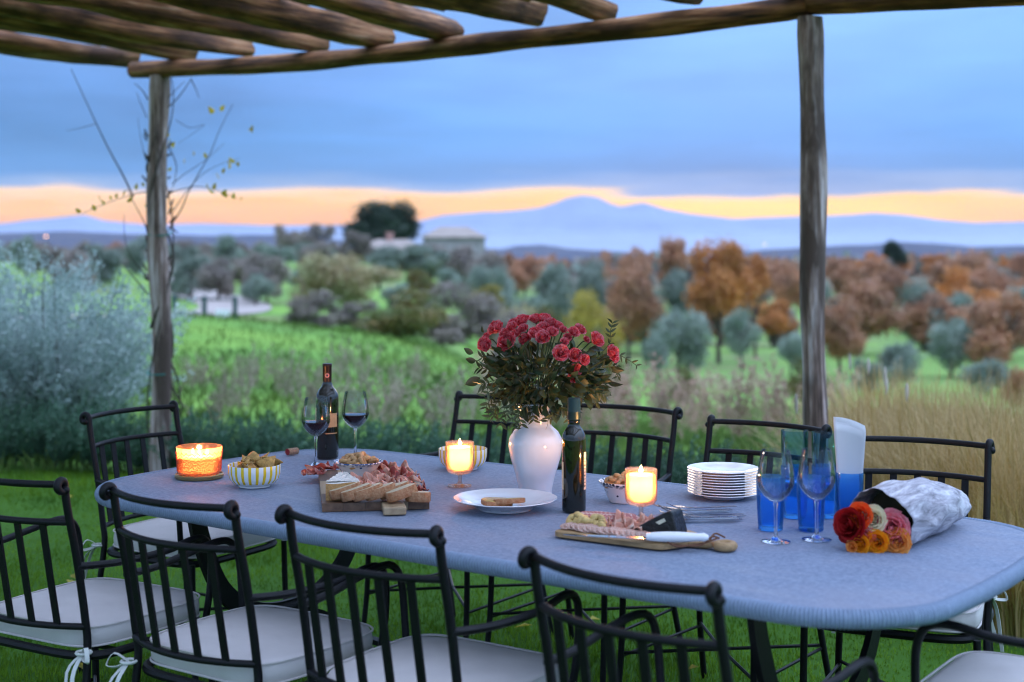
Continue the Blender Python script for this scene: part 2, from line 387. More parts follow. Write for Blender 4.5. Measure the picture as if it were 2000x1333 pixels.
def stripes():
    m, t, b = mat('yellow_striped_glaze')
    tcn = t.add('ShaderNodeTexCoord'); s = t.add('ShaderNodeSeparateXYZ', ins={0: tcn.outputs['Object']})
    a = t.math('ARCTAN2', s.outputs[1], s.outputs[0]); nz = t.add('ShaderNodeTexNoise', ins={'Vector': tcn.outputs['Object'], 'Scale': 30.0})
    a = t.math('ADD', a, t.math('MULTIPLY', nz.outputs[0], 0.03))
    f = t.math('FRACT', t.math('MULTIPLY', a, 22/(2*PI)))
    on = t.math('MULTIPLY', t.math('LESS_THAN', f, 0.40), t.math('GREATER_THAN', s.outputs[2], 0.012))
    rad = t.math('SQRT', t.math('ADD', t.math('MULTIPLY', s.outputs[0], s.outputs[0]), t.math('MULTIPLY', s.outputs[1], s.outputs[1])))
    c = t.mix(on, (0.80, 0.80, 0.78), (0.78, 0.52, 0.02))
    t.l.new(c, b.inputs[0]); b.inputs['Roughness'].default_value = 0.2
    return m
M['stripe'] = stripes()
def spatter(name, ink):
    m, t, b = mat(name)
    tcn = t.add('ShaderNodeTexCoord'); s = t.add('ShaderNodeSeparateXYZ', ins={0: tcn.outputs['Object']})
    n = t.add('ShaderNodeTexVoronoi', ins={'Vector': tcn.outputs['Object'], 'Scale': 120.0})
    n2 = t.add('ShaderNodeTexVoronoi', ins={'Vector': tcn.outputs['Object'], 'Scale': 45.0})
    z = t.math('MULTIPLY', t.math('SUBTRACT', s.outputs[2], 0.038), 80.0, clamp=True)
    k = t.math('ADD', t.math('MULTIPLY', t.math('LESS_THAN', n.outputs[0], 0.52), z), t.math('LESS_THAN', n2.outputs[0], 0.17), clamp=True)
    t.l.new(t.mix(k, (0.78, 0.76, 0.76), ink), b.inputs[0]); b.inputs['Roughness'].default_value = 0.2
    return m
M['spatblue'] = spatter('blue_spatter_glaze', (0.01, 0.07, 0.25)); M['spatblack'] = spatter('black_spatter_glaze', (0.01, 0.015, 0.04))
def meat(name, a, b_, fat, sc_=30):
    m, t, b = mat(name); v = t.add('ShaderNodeTexCoord').outputs['Object']
    n = t.add('ShaderNodeTexNoise', ins={'Vector': v, 'Scale': sc_, 'Detail': 6.0, 'Roughness': 0.65, 'Distortion': 1.0})
    t.l.new(t.ramp(n.outputs[0], [(0.38, a), (0.5, b_), (0.60, fat)]), b.inputs[0]); b.inputs['Roughness'].default_value = 0.38
    tr = t.add('ShaderNodeBsdfTranslucent', ins={0: tuple(b_)+(1,)})
    t.l.new(t.add('ShaderNodeMixShader', ins={0: 0.25, 1: b.outputs[0], 2: tr.outputs[0]}).outputs[0], t.n['Material Output'].inputs[0])
    return m
M['ham'] = meat('pink_ham', (0.62, 0.24, 0.16), (0.72, 0.36, 0.25), (0.80, 0.62, 0.50))
M['speck'] = meat('dark_red_ham', (0.30, 0.035, 0.03), (0.45, 0.09, 0.06), (0.70, 0.45, 0.35), 24)
M['salami'] = meat('salami_meat', (0.38, 0.05, 0.05), (0.52, 0.16, 0.13), (0.76, 0.58, 0.50), 130)
M['salamip'] = meat('pale_salami_meat', (0.50, 0.22, 0.17), (0.62, 0.36, 0.28), (0.74, 0.60, 0.50), 150)
def butcher():
    m, t, b = mat('walnut_blocks'); tcn = t.add('ShaderNodeTexCoord'); oi = t.add('ShaderNodeObjectInfo')
    v = t.add('ShaderNodeVectorMath', operation='ADD', ins={0: tcn.outputs['Object'], 1: t.add('ShaderNodeCombineXYZ', ins={0: t.math('MULTIPLY', oi.outputs['Random'], 9.0)}).outputs[0]}).outputs[0]
    n = t.add('ShaderNodeTexNoise', ins={'Vector': t.add('ShaderNodeMapping', ins={0: v, 3: (30, 2, 30)}).outputs[0], 'Scale': 1.6, 'Detail': 5.0})
    pale = t.ramp(n.outputs[0], [(0.3, (0.30, 0.20, 0.11)), (0.7, (0.46, 0.34, 0.20))])
    dark = t.ramp(n.outputs[0], [(0.3, (0.075, 0.035, 0.018)), (0.7, (0.20, 0.11, 0.06))])
    t.l.new(t.mix(t.math('GREATER_THAN', oi.outputs['Random'], 0.5), pale, dark), b.inputs[0]); b.inputs['Roughness'].default_value = 0.5
    return m
M['butcher'] = butcher()
def wrap():
    m, t, b = mat('grey_printed_paper'); v = t.add('ShaderNodeTexCoord').outputs['Object']
    g = t.add('ShaderNodeMapping', ins={0: v, 2: (0.4, 0.7, 0.3), 3: (9, 60, 30)}).outputs[0]
    n = t.add('ShaderNodeTexNoise', ins={'Vector': g, 'Scale': 1.0, 'Detail': 8.0, 'Roughness': 0.75, 'Distortion': 0.6})
    t.l.new(t.ramp(n.outputs[0], [(0.36, (0.14, 0.13, 0.15)), (0.50, (0.40, 0.38, 0.42)), (0.64, (0.70, 0.69, 0.72))]), b.inputs[0]); b.inputs['Roughness'].default_value = 0.6
    return m
M['wrap'] = wrap()
# vegetation
def leafmat(name, a, b_, rough=0.6, tl=0.25, rnd=0.35, sc_=0.9, spec=0.3):
    m = simple(name, a, rough, nscale=sc_, col2=b_, tl=tl, rnd=rnd, spec=spec); return m
M['olive'] = leafmat('olive_foliage', (0.30, 0.35, 0.29), (0.14, 0.195, 0.145))
M['autumn'] = leafmat('autumn_foliage', (0.50, 0.24, 0.115), (0.34, 0.19, 0.125))
M['autumn2'] = leafmat('orange_foliage', (0.66, 0.27, 0.07), (0.44, 0.19, 0.07))
M['brown'] = leafmat('bare_twigs', (0.32, 0.27, 0.22), (0.21, 0.18, 0.16))
M['yellowf'] = leafmat('yellow_foliage', (0.46, 0.36, 0.05), (0.30, 0.24, 0.06))
M['bushf'] = leafmat('bush_foliage', (0.34, 0.36, 0.17), (0.42, 0.30, 0.16))
M['greenf'] = leafmat('green_bush_foliage', (0.09, 0.15, 0.05), (0.22, 0.13, 0.04))
M['pinef'] = leafmat('pine_foliage', (0.030, 0.062, 0.032), (0.014, 0.030, 0.020), rnd=0.1)
M['silver'] = leafmat('silver_foliage', (0.50, 0.60, 0.57), (0.24, 0.35, 0.31), sc_=4)
M['rosemary'] = leafmat('rosemary_foliage', (0.10, 0.21, 0.13), (0.035, 0.09, 0.05), sc_=6)
M['greyweed'] = leafmat('grey_weed', (0.40, 0.29, 0.26), (0.22, 0.24, 0.12), sc_=3)
M['bark'] = simple('bark', (0.10, 0.075, 0.06), 0.9, noise=0.5, nscale=20, bump=0.5, bscale=40)
M['straw'] = leafmat('straw', (0.66, 0.47, 0.24), (0.44, 0.33, 0.14), sc_=2.5)
M['straw2'] = leafmat('straw_green', (0.24, 0.24, 0.07), (0.42, 0.26, 0.07), sc_=2.5)
M['vinef'] = leafmat('dry_vine_leaves', (0.55, 0.33, 0.27), (0.34, 0.24, 0.17), sc_=3)
M['plume'] = leafmat('plume', (0.70, 0.66, 0.58), (0.55, 0.50, 0.42), sc_=9)
M['blade'] = leafmat('lawn_grass', (0.20, 0.36, 0.03), (0.060, 0.15, 0.014), sc_=1.8, rough=0.7, spec=0.1)
M['meadowb'] = leafmat('meadow_grass', (0.17, 0.26, 0.06), (0.10, 0.17, 0.05), sc_=0.25, rough=0.7, spec=0.1)
M['vineleaf'] = simple('vine_leaf', (0.65, 0.42, 0.03), 0.6, nscale=30, col2=(0.35, 0.36, 0.04), tl=0.4, rnd=0.5)
M['vinestem'] = simple('vine_stem', (0.08, 0.07, 0.05), 0.9, noise=0.4)
M['vinewood'] = simple('vine_bark', (0.30, 0.20, 0.18), 0.9, noise=0.4)
M['stone'] = simple('house_stone', (0.36, 0.34, 0.33), 0.9, noise=0.3, nscale=1.2)
M['tile'] = simple('roof_tile', (0.36, 0.30, 0.26), 0.9, noise=0.4, nscale=2)
M['chimney'] = simple('pink_brick', (0.50, 0.28, 0.24), 0.9, noise=0.2)
M['windowd'] = simple('dark_pane', (0.03, 0.04, 0.05), 0.2)
M['gravel'] = simple('pale_gravel', (0.36, 0.31, 0.28), 0.95, noise=0.2, nscale=2)
M['fencew'] = simple('green_fence_post', (0.03, 0.07, 0.07), 0.8)
M['whitep'] = simple('white_board', (0.75, 0.76, 0.8), 0.6)

# ------------------------------------------------------------------ terrain
PL = [(0, 0), (9, 0), (14, -0.25), (30, -0.95), (45, -1.25), (62, -1.5), (90, -1.3), (120, -0.9), (180, -1.2), (260, -1.5), (400, -8), (700, -25), (1500, -45), (3000, -60), (60000, -60)]
PR = [(0, 0), (9, 0), (14, -0.55), (30, -2.4), (60, -5.0), (110, -8.2), (200, -10.0), (350, -9.0), (600, -11), (1000, -26), (3000, -60), (60000, -60)]
def sst(t): t = np.clip(t, 0, 1); return t*t*(3-2*t)
def hgt(X, Y):
    X = np.asarray(X, float); Y = np.asarray(Y, float)
    D = np.maximum(Y, 0.01); a = X/np.maximum(Y, 9)
    zl = np.interp(D, *zip(*PL)); zr = np.interp(D, *zip(*PR))
    k = sst((a+0.10)/0.17); z = zl*(1-k)+zr*k
    z = z+0.22*np.sin(X*0.11+1.3)*np.sin(Y*0.09)*sst((D-14)/20)*np.clip(D/60, 0.4, 2)
    kn = np.exp(-(((X+9.0)/4.6)**2+((Y-36)/6.5)**2)); z = z+0.75*kn                  # grassy knoll left of the vines
    return z
def hz(X, Y): return float(hgt(X, Y))
g1 = [0.0]; v = 0.5
while v < 30000: g1.append(v); v = v*1.07+0.12
xs = np.array([-q for q in reversed(g1[1:])]+g1); ys = np.array([-q for q in reversed(g1[1::3])]+g1)
GX, GY = np.meshgrid(xs, ys, indexing='ij'); GZ = hgt(GX, GY)
nx, ny = GX.shape
V = np.stack([GX, GY, GZ], -1).reshape(-1, 3)
ii, jj = np.meshgrid(np.arange(nx-1), np.arange(ny-1), indexing='ij')
q0 = (ii*ny+jj).ravel()
def ground_mat():
    m, t, b = mat('ground_grass'); g = t.add('ShaderNodeTexCoord').outputs['Object']
    n = t.add('ShaderNodeTexNoise', ins={'Vector': g, 'Scale': 0.07, 'Detail': 5.0, 'Roughness': 0.6})
    n2 = t.add('ShaderNodeTexNoise', ins={'Vector': g, 'Scale': 3.0, 'Detail': 6.0, 'Roughness': 0.7})
    s = t.add('ShaderNodeSeparateXYZ', ins={0: g})
    mead = t.ramp(n.outputs[0], [(0.36, (0.20, 0.34, 0.06)), (0.52, (0.12, 0.26, 0.05)), (0.66, (0.20, 0.21, 0.09))])
    lawn = t.mix(n2.outputs[0], (0.03, 0.085, 0.010), (0.06, 0.16, 0.018))
    k = t.math('MULTIPLY', t.math('SUBTRACT', s.outputs[1], 9.0), 0.5, clamp=True)
    c = t.mix(k, lawn, mead)
    k3 = t.math('MULTIPLY', t.math('SUBTRACT', s.outputs[1], 64.0), 0.04, clamp=True)
    c = t.mix(t.math('MULTIPLY', k3, 0.25), c, (0.17, 0.19, 0.10))
    far = t.mix(n2.outputs[0], (0.10, 0.11, 0.07), (0.16, 0.12, 0.08))
    k2 = t.math('MULTIPLY', t.math('SUBTRACT', s.outputs[1], 260.0), 0.01, clamp=True)
    t.l.new(t.mix(k2, c, far), b.inputs[0]); b.inputs['Roughness'].default_value = 0.95; b.inputs['Specular IOR Level'].default_value = 0.1
    return m
me = bulk('ground', V, np.stack([q0, q0+ny, q0+ny+1, q0+1], -1), ground_mat(), smooth=True, k=4)
tag(obj('ground', me), 'grassy ground falling away from the lawn into an olive valley', kind='structure')

# distant hills and mountains: real ridges with their own distance and depth
def ridge(name, prof, Y, depth, base, m, label, rough=0.04, seed=1, ztop=None):
    rg = np.random.RandomState(seed)
    px = np.array([p[0] for p in prof], float); py = np.array([p[1] for p in prof], float)
    X = np.linspace((px[0]-1000)*Y/F, (px[-1]-1000)*Y/F, 1300)
    top = np.interp(X, (px-1000)*Y/F, CZ+(HY-py)/F*Y)
    fr = sum(np.sin(X*2*PI/(Y*0.17/k)+rg.rand()*6)/k for k in range(3, 12))
    rows = []; K = 14
    for j in range(-K, K+1):
        t = j/K; prf = (1-abs(t)**1.3)
        nz = (top-base)*rough*sum(np.sin(X*2*PI/(Y*0.12/k)+j*0.9*k/3+rg.rand()*6)/k for k in (2, 3, 5, 7))
        z = base+(top-base)*prf+nz*(abs(t) > 0.01)*prf*(1-prf)*4+(top-base)*0.008*fr*prf
        rows.append(np.stack([X+0*z, Y+t*depth+0*z, z], -1))
    V = np.concatenate(rows); n = len(X); Kr = len(rows)
    a, b = np.meshgrid(np.arange(Kr-1), np.arange(n-1), indexing='ij'); q = (a*n+b).ravel()
    return tag(obj(name, bulk(name, V, np.stack([q, q+1, q+n+1, q+n], -1), m, smooth=True, k=4)), label, kind='structure')
M['mount'] = simple('mountain', (0.17, 0.22, 0.36), 0.95, noise=0.2, nscale=0.002)  # blue of the distant air is put into this base colour
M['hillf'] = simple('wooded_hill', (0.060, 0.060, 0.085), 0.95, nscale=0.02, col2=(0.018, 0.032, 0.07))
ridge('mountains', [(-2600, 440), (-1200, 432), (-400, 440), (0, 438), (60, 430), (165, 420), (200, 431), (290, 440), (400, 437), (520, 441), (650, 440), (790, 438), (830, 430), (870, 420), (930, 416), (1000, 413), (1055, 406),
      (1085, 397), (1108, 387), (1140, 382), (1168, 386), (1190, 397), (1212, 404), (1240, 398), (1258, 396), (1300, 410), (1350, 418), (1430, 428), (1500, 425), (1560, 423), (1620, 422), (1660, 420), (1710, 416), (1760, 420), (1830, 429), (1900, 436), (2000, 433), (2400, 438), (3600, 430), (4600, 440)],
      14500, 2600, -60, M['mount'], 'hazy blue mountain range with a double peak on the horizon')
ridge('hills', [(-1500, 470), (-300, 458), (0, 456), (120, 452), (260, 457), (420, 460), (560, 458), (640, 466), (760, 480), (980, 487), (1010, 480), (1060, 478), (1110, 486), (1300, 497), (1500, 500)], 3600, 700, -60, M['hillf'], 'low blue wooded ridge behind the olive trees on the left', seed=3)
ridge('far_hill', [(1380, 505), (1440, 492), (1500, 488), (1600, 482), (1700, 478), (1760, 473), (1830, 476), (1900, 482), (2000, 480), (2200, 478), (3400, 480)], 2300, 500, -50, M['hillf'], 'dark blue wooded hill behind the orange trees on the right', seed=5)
# ------------------------------------------------------------------ vegetation builders
def leaf_cloud(lobes, n, size, rg, asp=2.2, droop=0.0, shell=0.55):
    """n leaf quads spread through a list of lobes (cx,cy,cz,rx,ry,rz)"""
    L = np.array(lobes, float); vol = (L[:, 3]*L[:, 4]*L[:, 5])**0.75; pk = rg.choice(len(L), n, p=vol/vol.sum())
    d = rg.randn(n, 3); d /= np.linalg.norm(d, axis=1)[:, None]
    rad = shell+(1-shell)*rg.rand(n)**0.6; rad *= 1+0.20*rg.randn(n)
    C = L[pk, :3]+d*rad[:, None]*L[pk, 3:]
    nrm = d*0.8+rg.randn(n, 3)*0.8; nrm /= np.linalg.norm(nrm, axis=1)[:, None]
    a = np.cross(nrm, rg.randn(n, 3)); a /= np.linalg.norm(a, axis=1)[:, None]
    if droop: a[:, 2] -= droop; a /= np.linalg.norm(a, axis=1)[:, None]
    b = np.cross(nrm, a); b /= np.linalg.norm(b, axis=1)[:, None]
    s = size*(0.6+0.8*rg.rand(n))[:, None]
    A = a*s*asp/2; B = b*s/2
    V = np.stack([C-A, C-A*0.1+B, C+A, C-A*0.1-B], 1).reshape(-1, 3)
    return V, np.arange(4*n).reshape(n, 4)
def rnd_lobes(k, rg, R_=(1, 1, 1), r=(0.35, 0.55), flat=1.0):
    out = []
    for i in range(k):
        d = rg.randn(3); d /= np.linalg.norm(d); d *= (0.40+0.50*rg.rand())
        q = r[0]+(r[1]-r[0])*rg.rand()
        out.append((d[0]*R_[0], d[1]*R_[1], d[2]*R_[2], q*R_[0], q*R_[1], q*R_[2]*flat))
    return out
CROWN = {}
def crown_meshes():
    def mk(key, n_var, n, size, m, lob, R_=(1, 1, 1), r=(0.35, 0.55), asp=2.0, droop=0, shell=0.5):
        CROWN[key] = []
        for v in range(n_var):
            rg = np.random.RandomState(hash_(key)+v)
            Vv, Fv = leaf_cloud(rnd_lobes(lob, rg, R_, r), n, size, rg, asp, droop, shell)
            CROWN[key].append(bulk('crown', Vv, Fv, M[m], k=4))
    mk('olive', 3, 5200, 0.055, 'olive', 9, (0.9, 0.9, 0.85))
    mk('autumn', 3, 6500, 0.06, 'autumn', 16, (0.88, 0.88, 0.88), (0.32, 0.50))
    mk('orange', 2, 6500, 0.06, 'autumn2', 16, (0.88, 0.88, 0.88), (0.32, 0.50))
    mk('bare', 3, 4200, 0.045, 'brown', 12, (0.9, 0.9, 0.9), (0.25, 0.5), asp=4)
    mk('yellow', 1, 3500, 0.06, 'yellowf', 9)
    mk('bush', 2, 5000, 0.05, 'bushf', 10, asp=3)
    mk('green', 2, 4000, 0.06, 'greenf', 9)
    mk('pine', 1, 20000, 0.05, 'pinef', 30, (0.90, 0.90, 0.85), (0.36, 0.50), shell=0.5)
def hash_(s): return sum(ord(c)*(i+3) for i, c in enumerate(s)) % 9973
crown_meshes()
TRUNK = {}
def trunk_mesh(kind):
    if kind in TRUNK: return TRUNK[kind]
    b = MB(); rg = random.Random(hash_(kind))
    b.tube([(0, 0, -0.06), (0.01, 0, 0.12), (-0.015, 0.01, 0.28), (0.01, 0, 0.5)], [0.05, 0.038, 0.034, 0.024], 8)
    for k in range(6):
        a = k*1.05+rg.random(); h = 0.24+0.05*k
        b.tube(smoothpts([(0, 0, h), (0.12*math.cos(a), 0.12*math.sin(a), h+0.14), (0.26*math.cos(a), 0.26*math.sin(a), h+0.34)], 3), [0.022]*3+[0.014]*3+[0.006], 6)
    TRUNK[kind] = b.mesh('trunk', M['bark']); return TRUNK[kind]
def tree(name, kind, px, ytop, wpx, d, label, cat, group=None, hfac=None, squat=None, trunk=True, zoff=0.0, sink=None):
    """stand a tree at distance d so that its crown is wpx wide and tops out at row ytop in the photograph"""
    X = (px-1000)*d/F; g = hz(X, d)+zoff; top = zat(ytop, d); Wd = wpx*d/F; H = max(top-g, Wd*0.5)
    t = thing(name, label, cat, (X, d, g), R.random()*6.28, group)
    ch = H if not trunk else H*(hfac or 0.95)
    ch = min(ch, Wd*1.25)
    c = obj('crown', R.choice(CROWN[kind]), t, scale=(Wd/2*1.05, Wd/2*1.05, ch/2*1.08), loc=(0, 0, H-ch/2), rot=(R.uniform(-.15, .15), R.uniform(-.15, .15), 0))
    if trunk:
        tr = obj('trunk', trunk_mesh(kind), t, scale=(max(Wd*0.8, H*0.4), max(Wd*0.8, H*0.4), H*0.95))
    return t
OL = 'silvery olive tree '
n_ol = [
 (50, 458, 56, 110, 'dark olive tree at the far left edge, above the silver shrub'),
 (195, 474, 84, 100, 'round dark olive tree left of the vine-covered post'),
 (268, 458, 64, 112, 'olive tree half hidden behind the vine-covered post'),
 (372, 488, 100, 78, 'low wide olive tree just right of the left post, beside the path'),
 (449, 456, 76, 114, 'tall rounded olive tree between the left post and the purple thicket'),
 (745, 486, 110, 150, 'olive tree in front of the low farm building with the chimney'),
 (880, 522, 66, 140, 'slim grey olive tree in front of the farmhouse'),
 (960, 508, 95, 125, 'olive tree right of the farmhouse'),
 (1072, 500, 105, 135, 'pale olive tree behind the rose bouquet'),
 (1150, 506, 92, 140, 'olive tree between the rose bouquet and the rust red tree'),
 (1330, 512, 90, 150, 'olive tree partly hidden behind the big orange oak'),
 (1325, 590, 120, 82, 'wide olive tree on the green slope, left of the small standing olive'),
 (1449, 600, 74, 108, 'small olive tree with a bare trunk standing alone on the green slope'),
 (1545, 640, 70, 92, 'olive tree touching the left side of the right post'),
 (1810, 545, 120, 135, 'big olive tree in the brown wood right of the right post'),
 (1858, 618, 112, 98, 'spreading olive tree on the meadow at the right'),
 (1745, 655, 110, 72, 'round olive tree behind the white plumes'),
 (1928, 695, 100, 62, 'lowest small olive bush by the right edge'),
 (1690, 700, 70, 66, 'small olive bush beside the right post above the plumes'),
 (1285, 640, 70, 75, 'dark little olive tree at the foot of the wide olive'),
 (1260, 560, 80, 120, 'olive tree below the rust red tree'),
 (1010, 560, 100, 100, 'grey olive above the top of the rose bouquet'),
 (620, 470, 90, 170, 'grey olive tree left of the umbrella pine'),
 (520, 470, 70, 150, 'small olive tree right of the tall rounded olive'),
]
for px, yt, w_, d, lb in n_ol: tree('olive_tree', 'olive', px, yt, w_, d, lb, 'olive tree', 'olive trees in the valley', hfac=0.74 if px == 1449 else None)
# the umbrella pine
def pine():
    d = 285; px = 748; X = (px-1000)*d/F; g = hz(X, d); top = zat(404, d); Wd = 146*d/F
    t = thing('pine_tree', 'big dark rounded umbrella pine above the farm buildings', 'pine tree', (X, d, g))
    obj('crown', CROWN['pine'][0], t, scale=(Wd/2*1.08, Wd/2, 5.6), loc=(0, 0, top-g-4.6))
    b = MB(); b.tube([(0, 0, -0.5), (0.2, 0, 3), (0, 0, top-g-5)], [0.5, 0.4, 0.3], 8)
    for k in range(5): b.tube([(0, 0, top-g-8), (2*math.cos(k*1.26), 2*math.sin(k*1.26), top-g-5.5)], [0.2, 0.1], 6)
    b.build('trunk', M['bark'], t)
pine()
spec = [
 ('oak_tree', 'orange', 1404, 458, 150, 118, 'big orange oak, the tallest autumn tree between bouquet and right post', 'oak tree'),
 ('oak_tree', 'autumn', 1312, 466, 74, 165, 'rounded orange tree just left of the big orange oak', 'oak tree'),
 ('oak_tree', 'autumn', 1235, 478, 84, 150, 'rust red tree with a ragged top left of the orange oaks', 'oak tree'),
 ('oak_tree', 'autumn', 1228, 520, 120, 118, 'broad reddish brown tree in front of the ragged rust red tree', 'oak tree'),
 ('oak_tree', 'orange', 1475, 500, 60, 125, 'yellowish autumn tree at the right flank of the big orange oak', 'oak tree'),
 ('oak_tree', 'autumn', 1540, 510, 80, 200, 'orange tree touching the left side of the right post', 'oak tree'),
 ('yellow_tree', 'yellow', 1142, 576, 120, 85, 'low yellow tree just above and right of the rose bouquet', 'tree'),
 ('yellow_tree', 'yellow', 940, 560, 90, 95, 'small faded yellow bush above the left of the rose bouquet', 'bush'),
 ('oak_tree', 'autumn', 1960, 575, 150, 95, 'dense rust orange tree by the right edge above the lowest olive', 'oak tree'),
 ('oak_tree', 'autumn', 1680, 548, 170, 125, 'wide brown pink thicket right behind the right post', 'oak tree'),
 ('oak_tree', 'autumn', 1640, 590, 110, 100, 'brown tree directly right of the right post', 'oak tree'),
 ('oak_tree', 'orange', 1880, 530, 130, 165, 'orange tree right of the big olive in the brown wood', 'oak tree'),
 ('oak_tree', 'autumn', 1955, 530, 120, 190, 'orange brown tree at the right edge on the upper slope', 'oak tree'),
 ('conifer', 'pine', 1750, 472, 44, 420, 'single dark green conifer on the skyline right of the right post', 'conifer'),
 ('bush', 'bush', 655, 494, 158, 58, 'large feathery olive brown bush in the middle left', 'bush'),
 ('bush', 'bare', 610, 575, 120, 44, 'purple brown bare thicket below the feathery bush', 'bush'),
 ('bush', 'bare', 700, 590, 120, 46, 'grey violet bare thicket below and right of the feathery bush', 'bush'),
 ('bush', 'green', 780, 625, 190, 40, 'green bush with rusty leaves at the centre of the slope', 'bush'),
 ('bush', 'bare', 905, 565, 190, 62, 'wide grey violet thicket above the left of the bouquet', 'bush'),
 ('bush', 'bare', 860, 620, 130, 50, 'dark purple thicket left of the bouquet', 'bush'),
 ('bush', 'bare', 1010, 620, 130, 60, 'grey thicket hidden behind the bouquet', 'bush'),
 ('bush', 'green', 1180, 645, 120, 52, 'dull green bush right behind the bouquet', 'bush'),
 ('bush', 'green', 1585, 700, 110, 50, 'green and orange bush behind the foot of the right post', 'bush'),
 ('bush', 'green', 1330, 720, 60, 44, 'small dark bush on the meadow behind the vines', 'bush'),
 ('bush', 'autumn', 1992, 720, 70, 30, 'rust red shrub cut by the right edge, beyond the straw grass', 'bush'),
 ('bare_tree', 'bare', 560, 438, 62, 190, 'dark bare tree poking above the ridge left of the pine', 'tree'),
 ('bare_tree', 'bare', 625, 436, 90, 200, 'grey violet bare trees right of the dark bare tree', 'tree'),
 ('bare_tree', 'bare', 700, 455, 70, 210, 'violet bare tree at the foot of the umbrella pine', 'tree'),
 ('bare_tree', 'bare', 835, 470, 50, 200, 'slim dark tree between the two farm buildings', 'tree'),
 ('bush', 'green', 820, 500, 90, 160, 'dark green hedge bush in front of the farm buildings', 'bush'),
 ('bush', 'bare', 90, 480, 120, 130, 'brown thicket at the far left above the silver shrub', 'bush'),
 ('bush', 'bare', 150, 500, 150, 95, 'greyish brown thicket behind the silver shrub', 'bush'),
 ('bush', 'bare', 510, 520, 110, 100, 'brown scrub along the far side of the gravel path', 'bush'),
 ('bush', 'autumn', 230, 470, 70, 170, 'rusty hedge behind the olives left of the left post', 'bush'),
]
for nm, kd, px, yt, w_, d, lb, ct in spec:
    tree(nm, kd, px, yt, w_, d, lb, ct, trunk=nm in ('oak_tree', 'conifer', 'bare_tree', 'yellow_tree'), hfac=0.88)
# fillers: woodland on the slopes, nothing in the photograph tells these apart
def fill(n, x0, x1, d0, d1, kinds, ysk, hs=(5, 8), seed=3):
    rg = random.Random(seed); k = 0
    while k < n:
        d = d0*(d1/d0)**rg.random(); px = rg.uniform(x0, x1); kd, nm, lb, ct, gp = rg.choice(kinds)
        X = (px-1000)*d/F; g = hz(X, d); H = rg.uniform(*hs)*(0.75 if kd == 'olive' else 1)
        yt = HY-(g+H-CZ)*F/d
        if yt < ysk: yt = ysk+rg.random()*8
        tree(nm, kd, px, yt, H*rg.uniform(0.9, 1.25)*F/d, d, lb, ct, gp, hfac=0.9); k += 1
kA = ('autumn', 'oak_tree', 'rust brown oak in the autumn wood on the far slope', 'oak tree', 'oaks in the autumn wood')
kO = ('orange', 'oak_tree', 'orange oak in the autumn wood on the far slope', 'oak tree', 'orange oaks in the autumn wood')
kV = ('olive', 'olive_tree', 'grey green olive tree in the distant grove', 'olive tree', 'distant olive grove')
kB = ('bare', 'bare_tree', 'bare brown tree in the distant wood', 'tree', 'bare trees in the distant wood')
fill(46, 1560, 2150, 170, 520, [kA, kO, kA, kB, kV], 493, (6, 10), 3)
fill(26, 1180, 1560, 190, 520, [kA, kB, kV, kA], 497, (5, 9), 4)
fill(34, 930, 1250, 150, 480, [kV, kB, kV, kA], 494, (4, 7), 5)
fill(46, -120, 640, 105, 330, [kV, kB, kB, kB, kV], 474, (2.6, 4.5), 6)
fill(10, 1600, 2050, 115, 170, [kA, kV, kV], 560, (5, 8), 8)
fill(14, 640, 1000, 250, 330, [kB, kV], 478, (3.5, 6), 9)
# distant woods that read as one mass
def far_wood(seed=5):
    rg = np.random.RandomState(seed); n = 5200
    d = 520*(2200/520)**rg.rand(n); px = rg.uniform(-300, 2400, n); X = (px-1000)*d/F
    Z = hgt(X, d); Vs = []; 
    C = np.stack([X, d, Z+rg.uniform(1, 4, n)], -1)
    m = 10; C = np.repeat(C, m, 0); o = rg.randn(len(C), 3)*np.array([3.2, 3.2, 2.0]); C = C+o
    a = rg.randn(len(C), 3); a /= np.linalg.norm(a, axis=1)[:, None]; b = np.cross(a, rg.randn(len(C), 3)); b /= np.linalg.norm(b, axis=1)[:, None]
    s = 2.4; V = np.stack([C-a*s, C+b*s, C+a*s, C-b*s], 1).reshape(-1, 3)
    me = bulk('far_wood', V, np.arange(len(V)).reshape(-1, 4), [M['brown'], M['autumn'], M['olive']], mi=np.repeat(rg.randint(0, 3, n), m), k=4)
    tag(obj('far_wood', me), 'blurred autumn woodland filling the far valley', 'woodland', kind='stuff')
far_wood()
fill(12, 340, 600, 66, 105, [kB, kB, kV], 500, (1.6, 2.8), 12)
fill(9, 800, 960, 150, 190, [kB, kV, kB], 478, (5, 7.0), 31)
kS = ('green', 'bush', 'low scrub bush on the green slope in the middle distance', 'bush', 'scrub on the middle slope')
kT = ('bush', 'bush', 'tawny scrub bush on the slope in the middle distance', 'bush', 'tawny scrub on the middle slope')
fill(15, 600, 1200, 55, 140, [kB, kT, kS, kV, kT], 520, (1.6, 3.2), 13)
fill(8, 1180, 1560, 130, 190, [kA, kV, kB, kO], 505, (4, 6.5), 14)

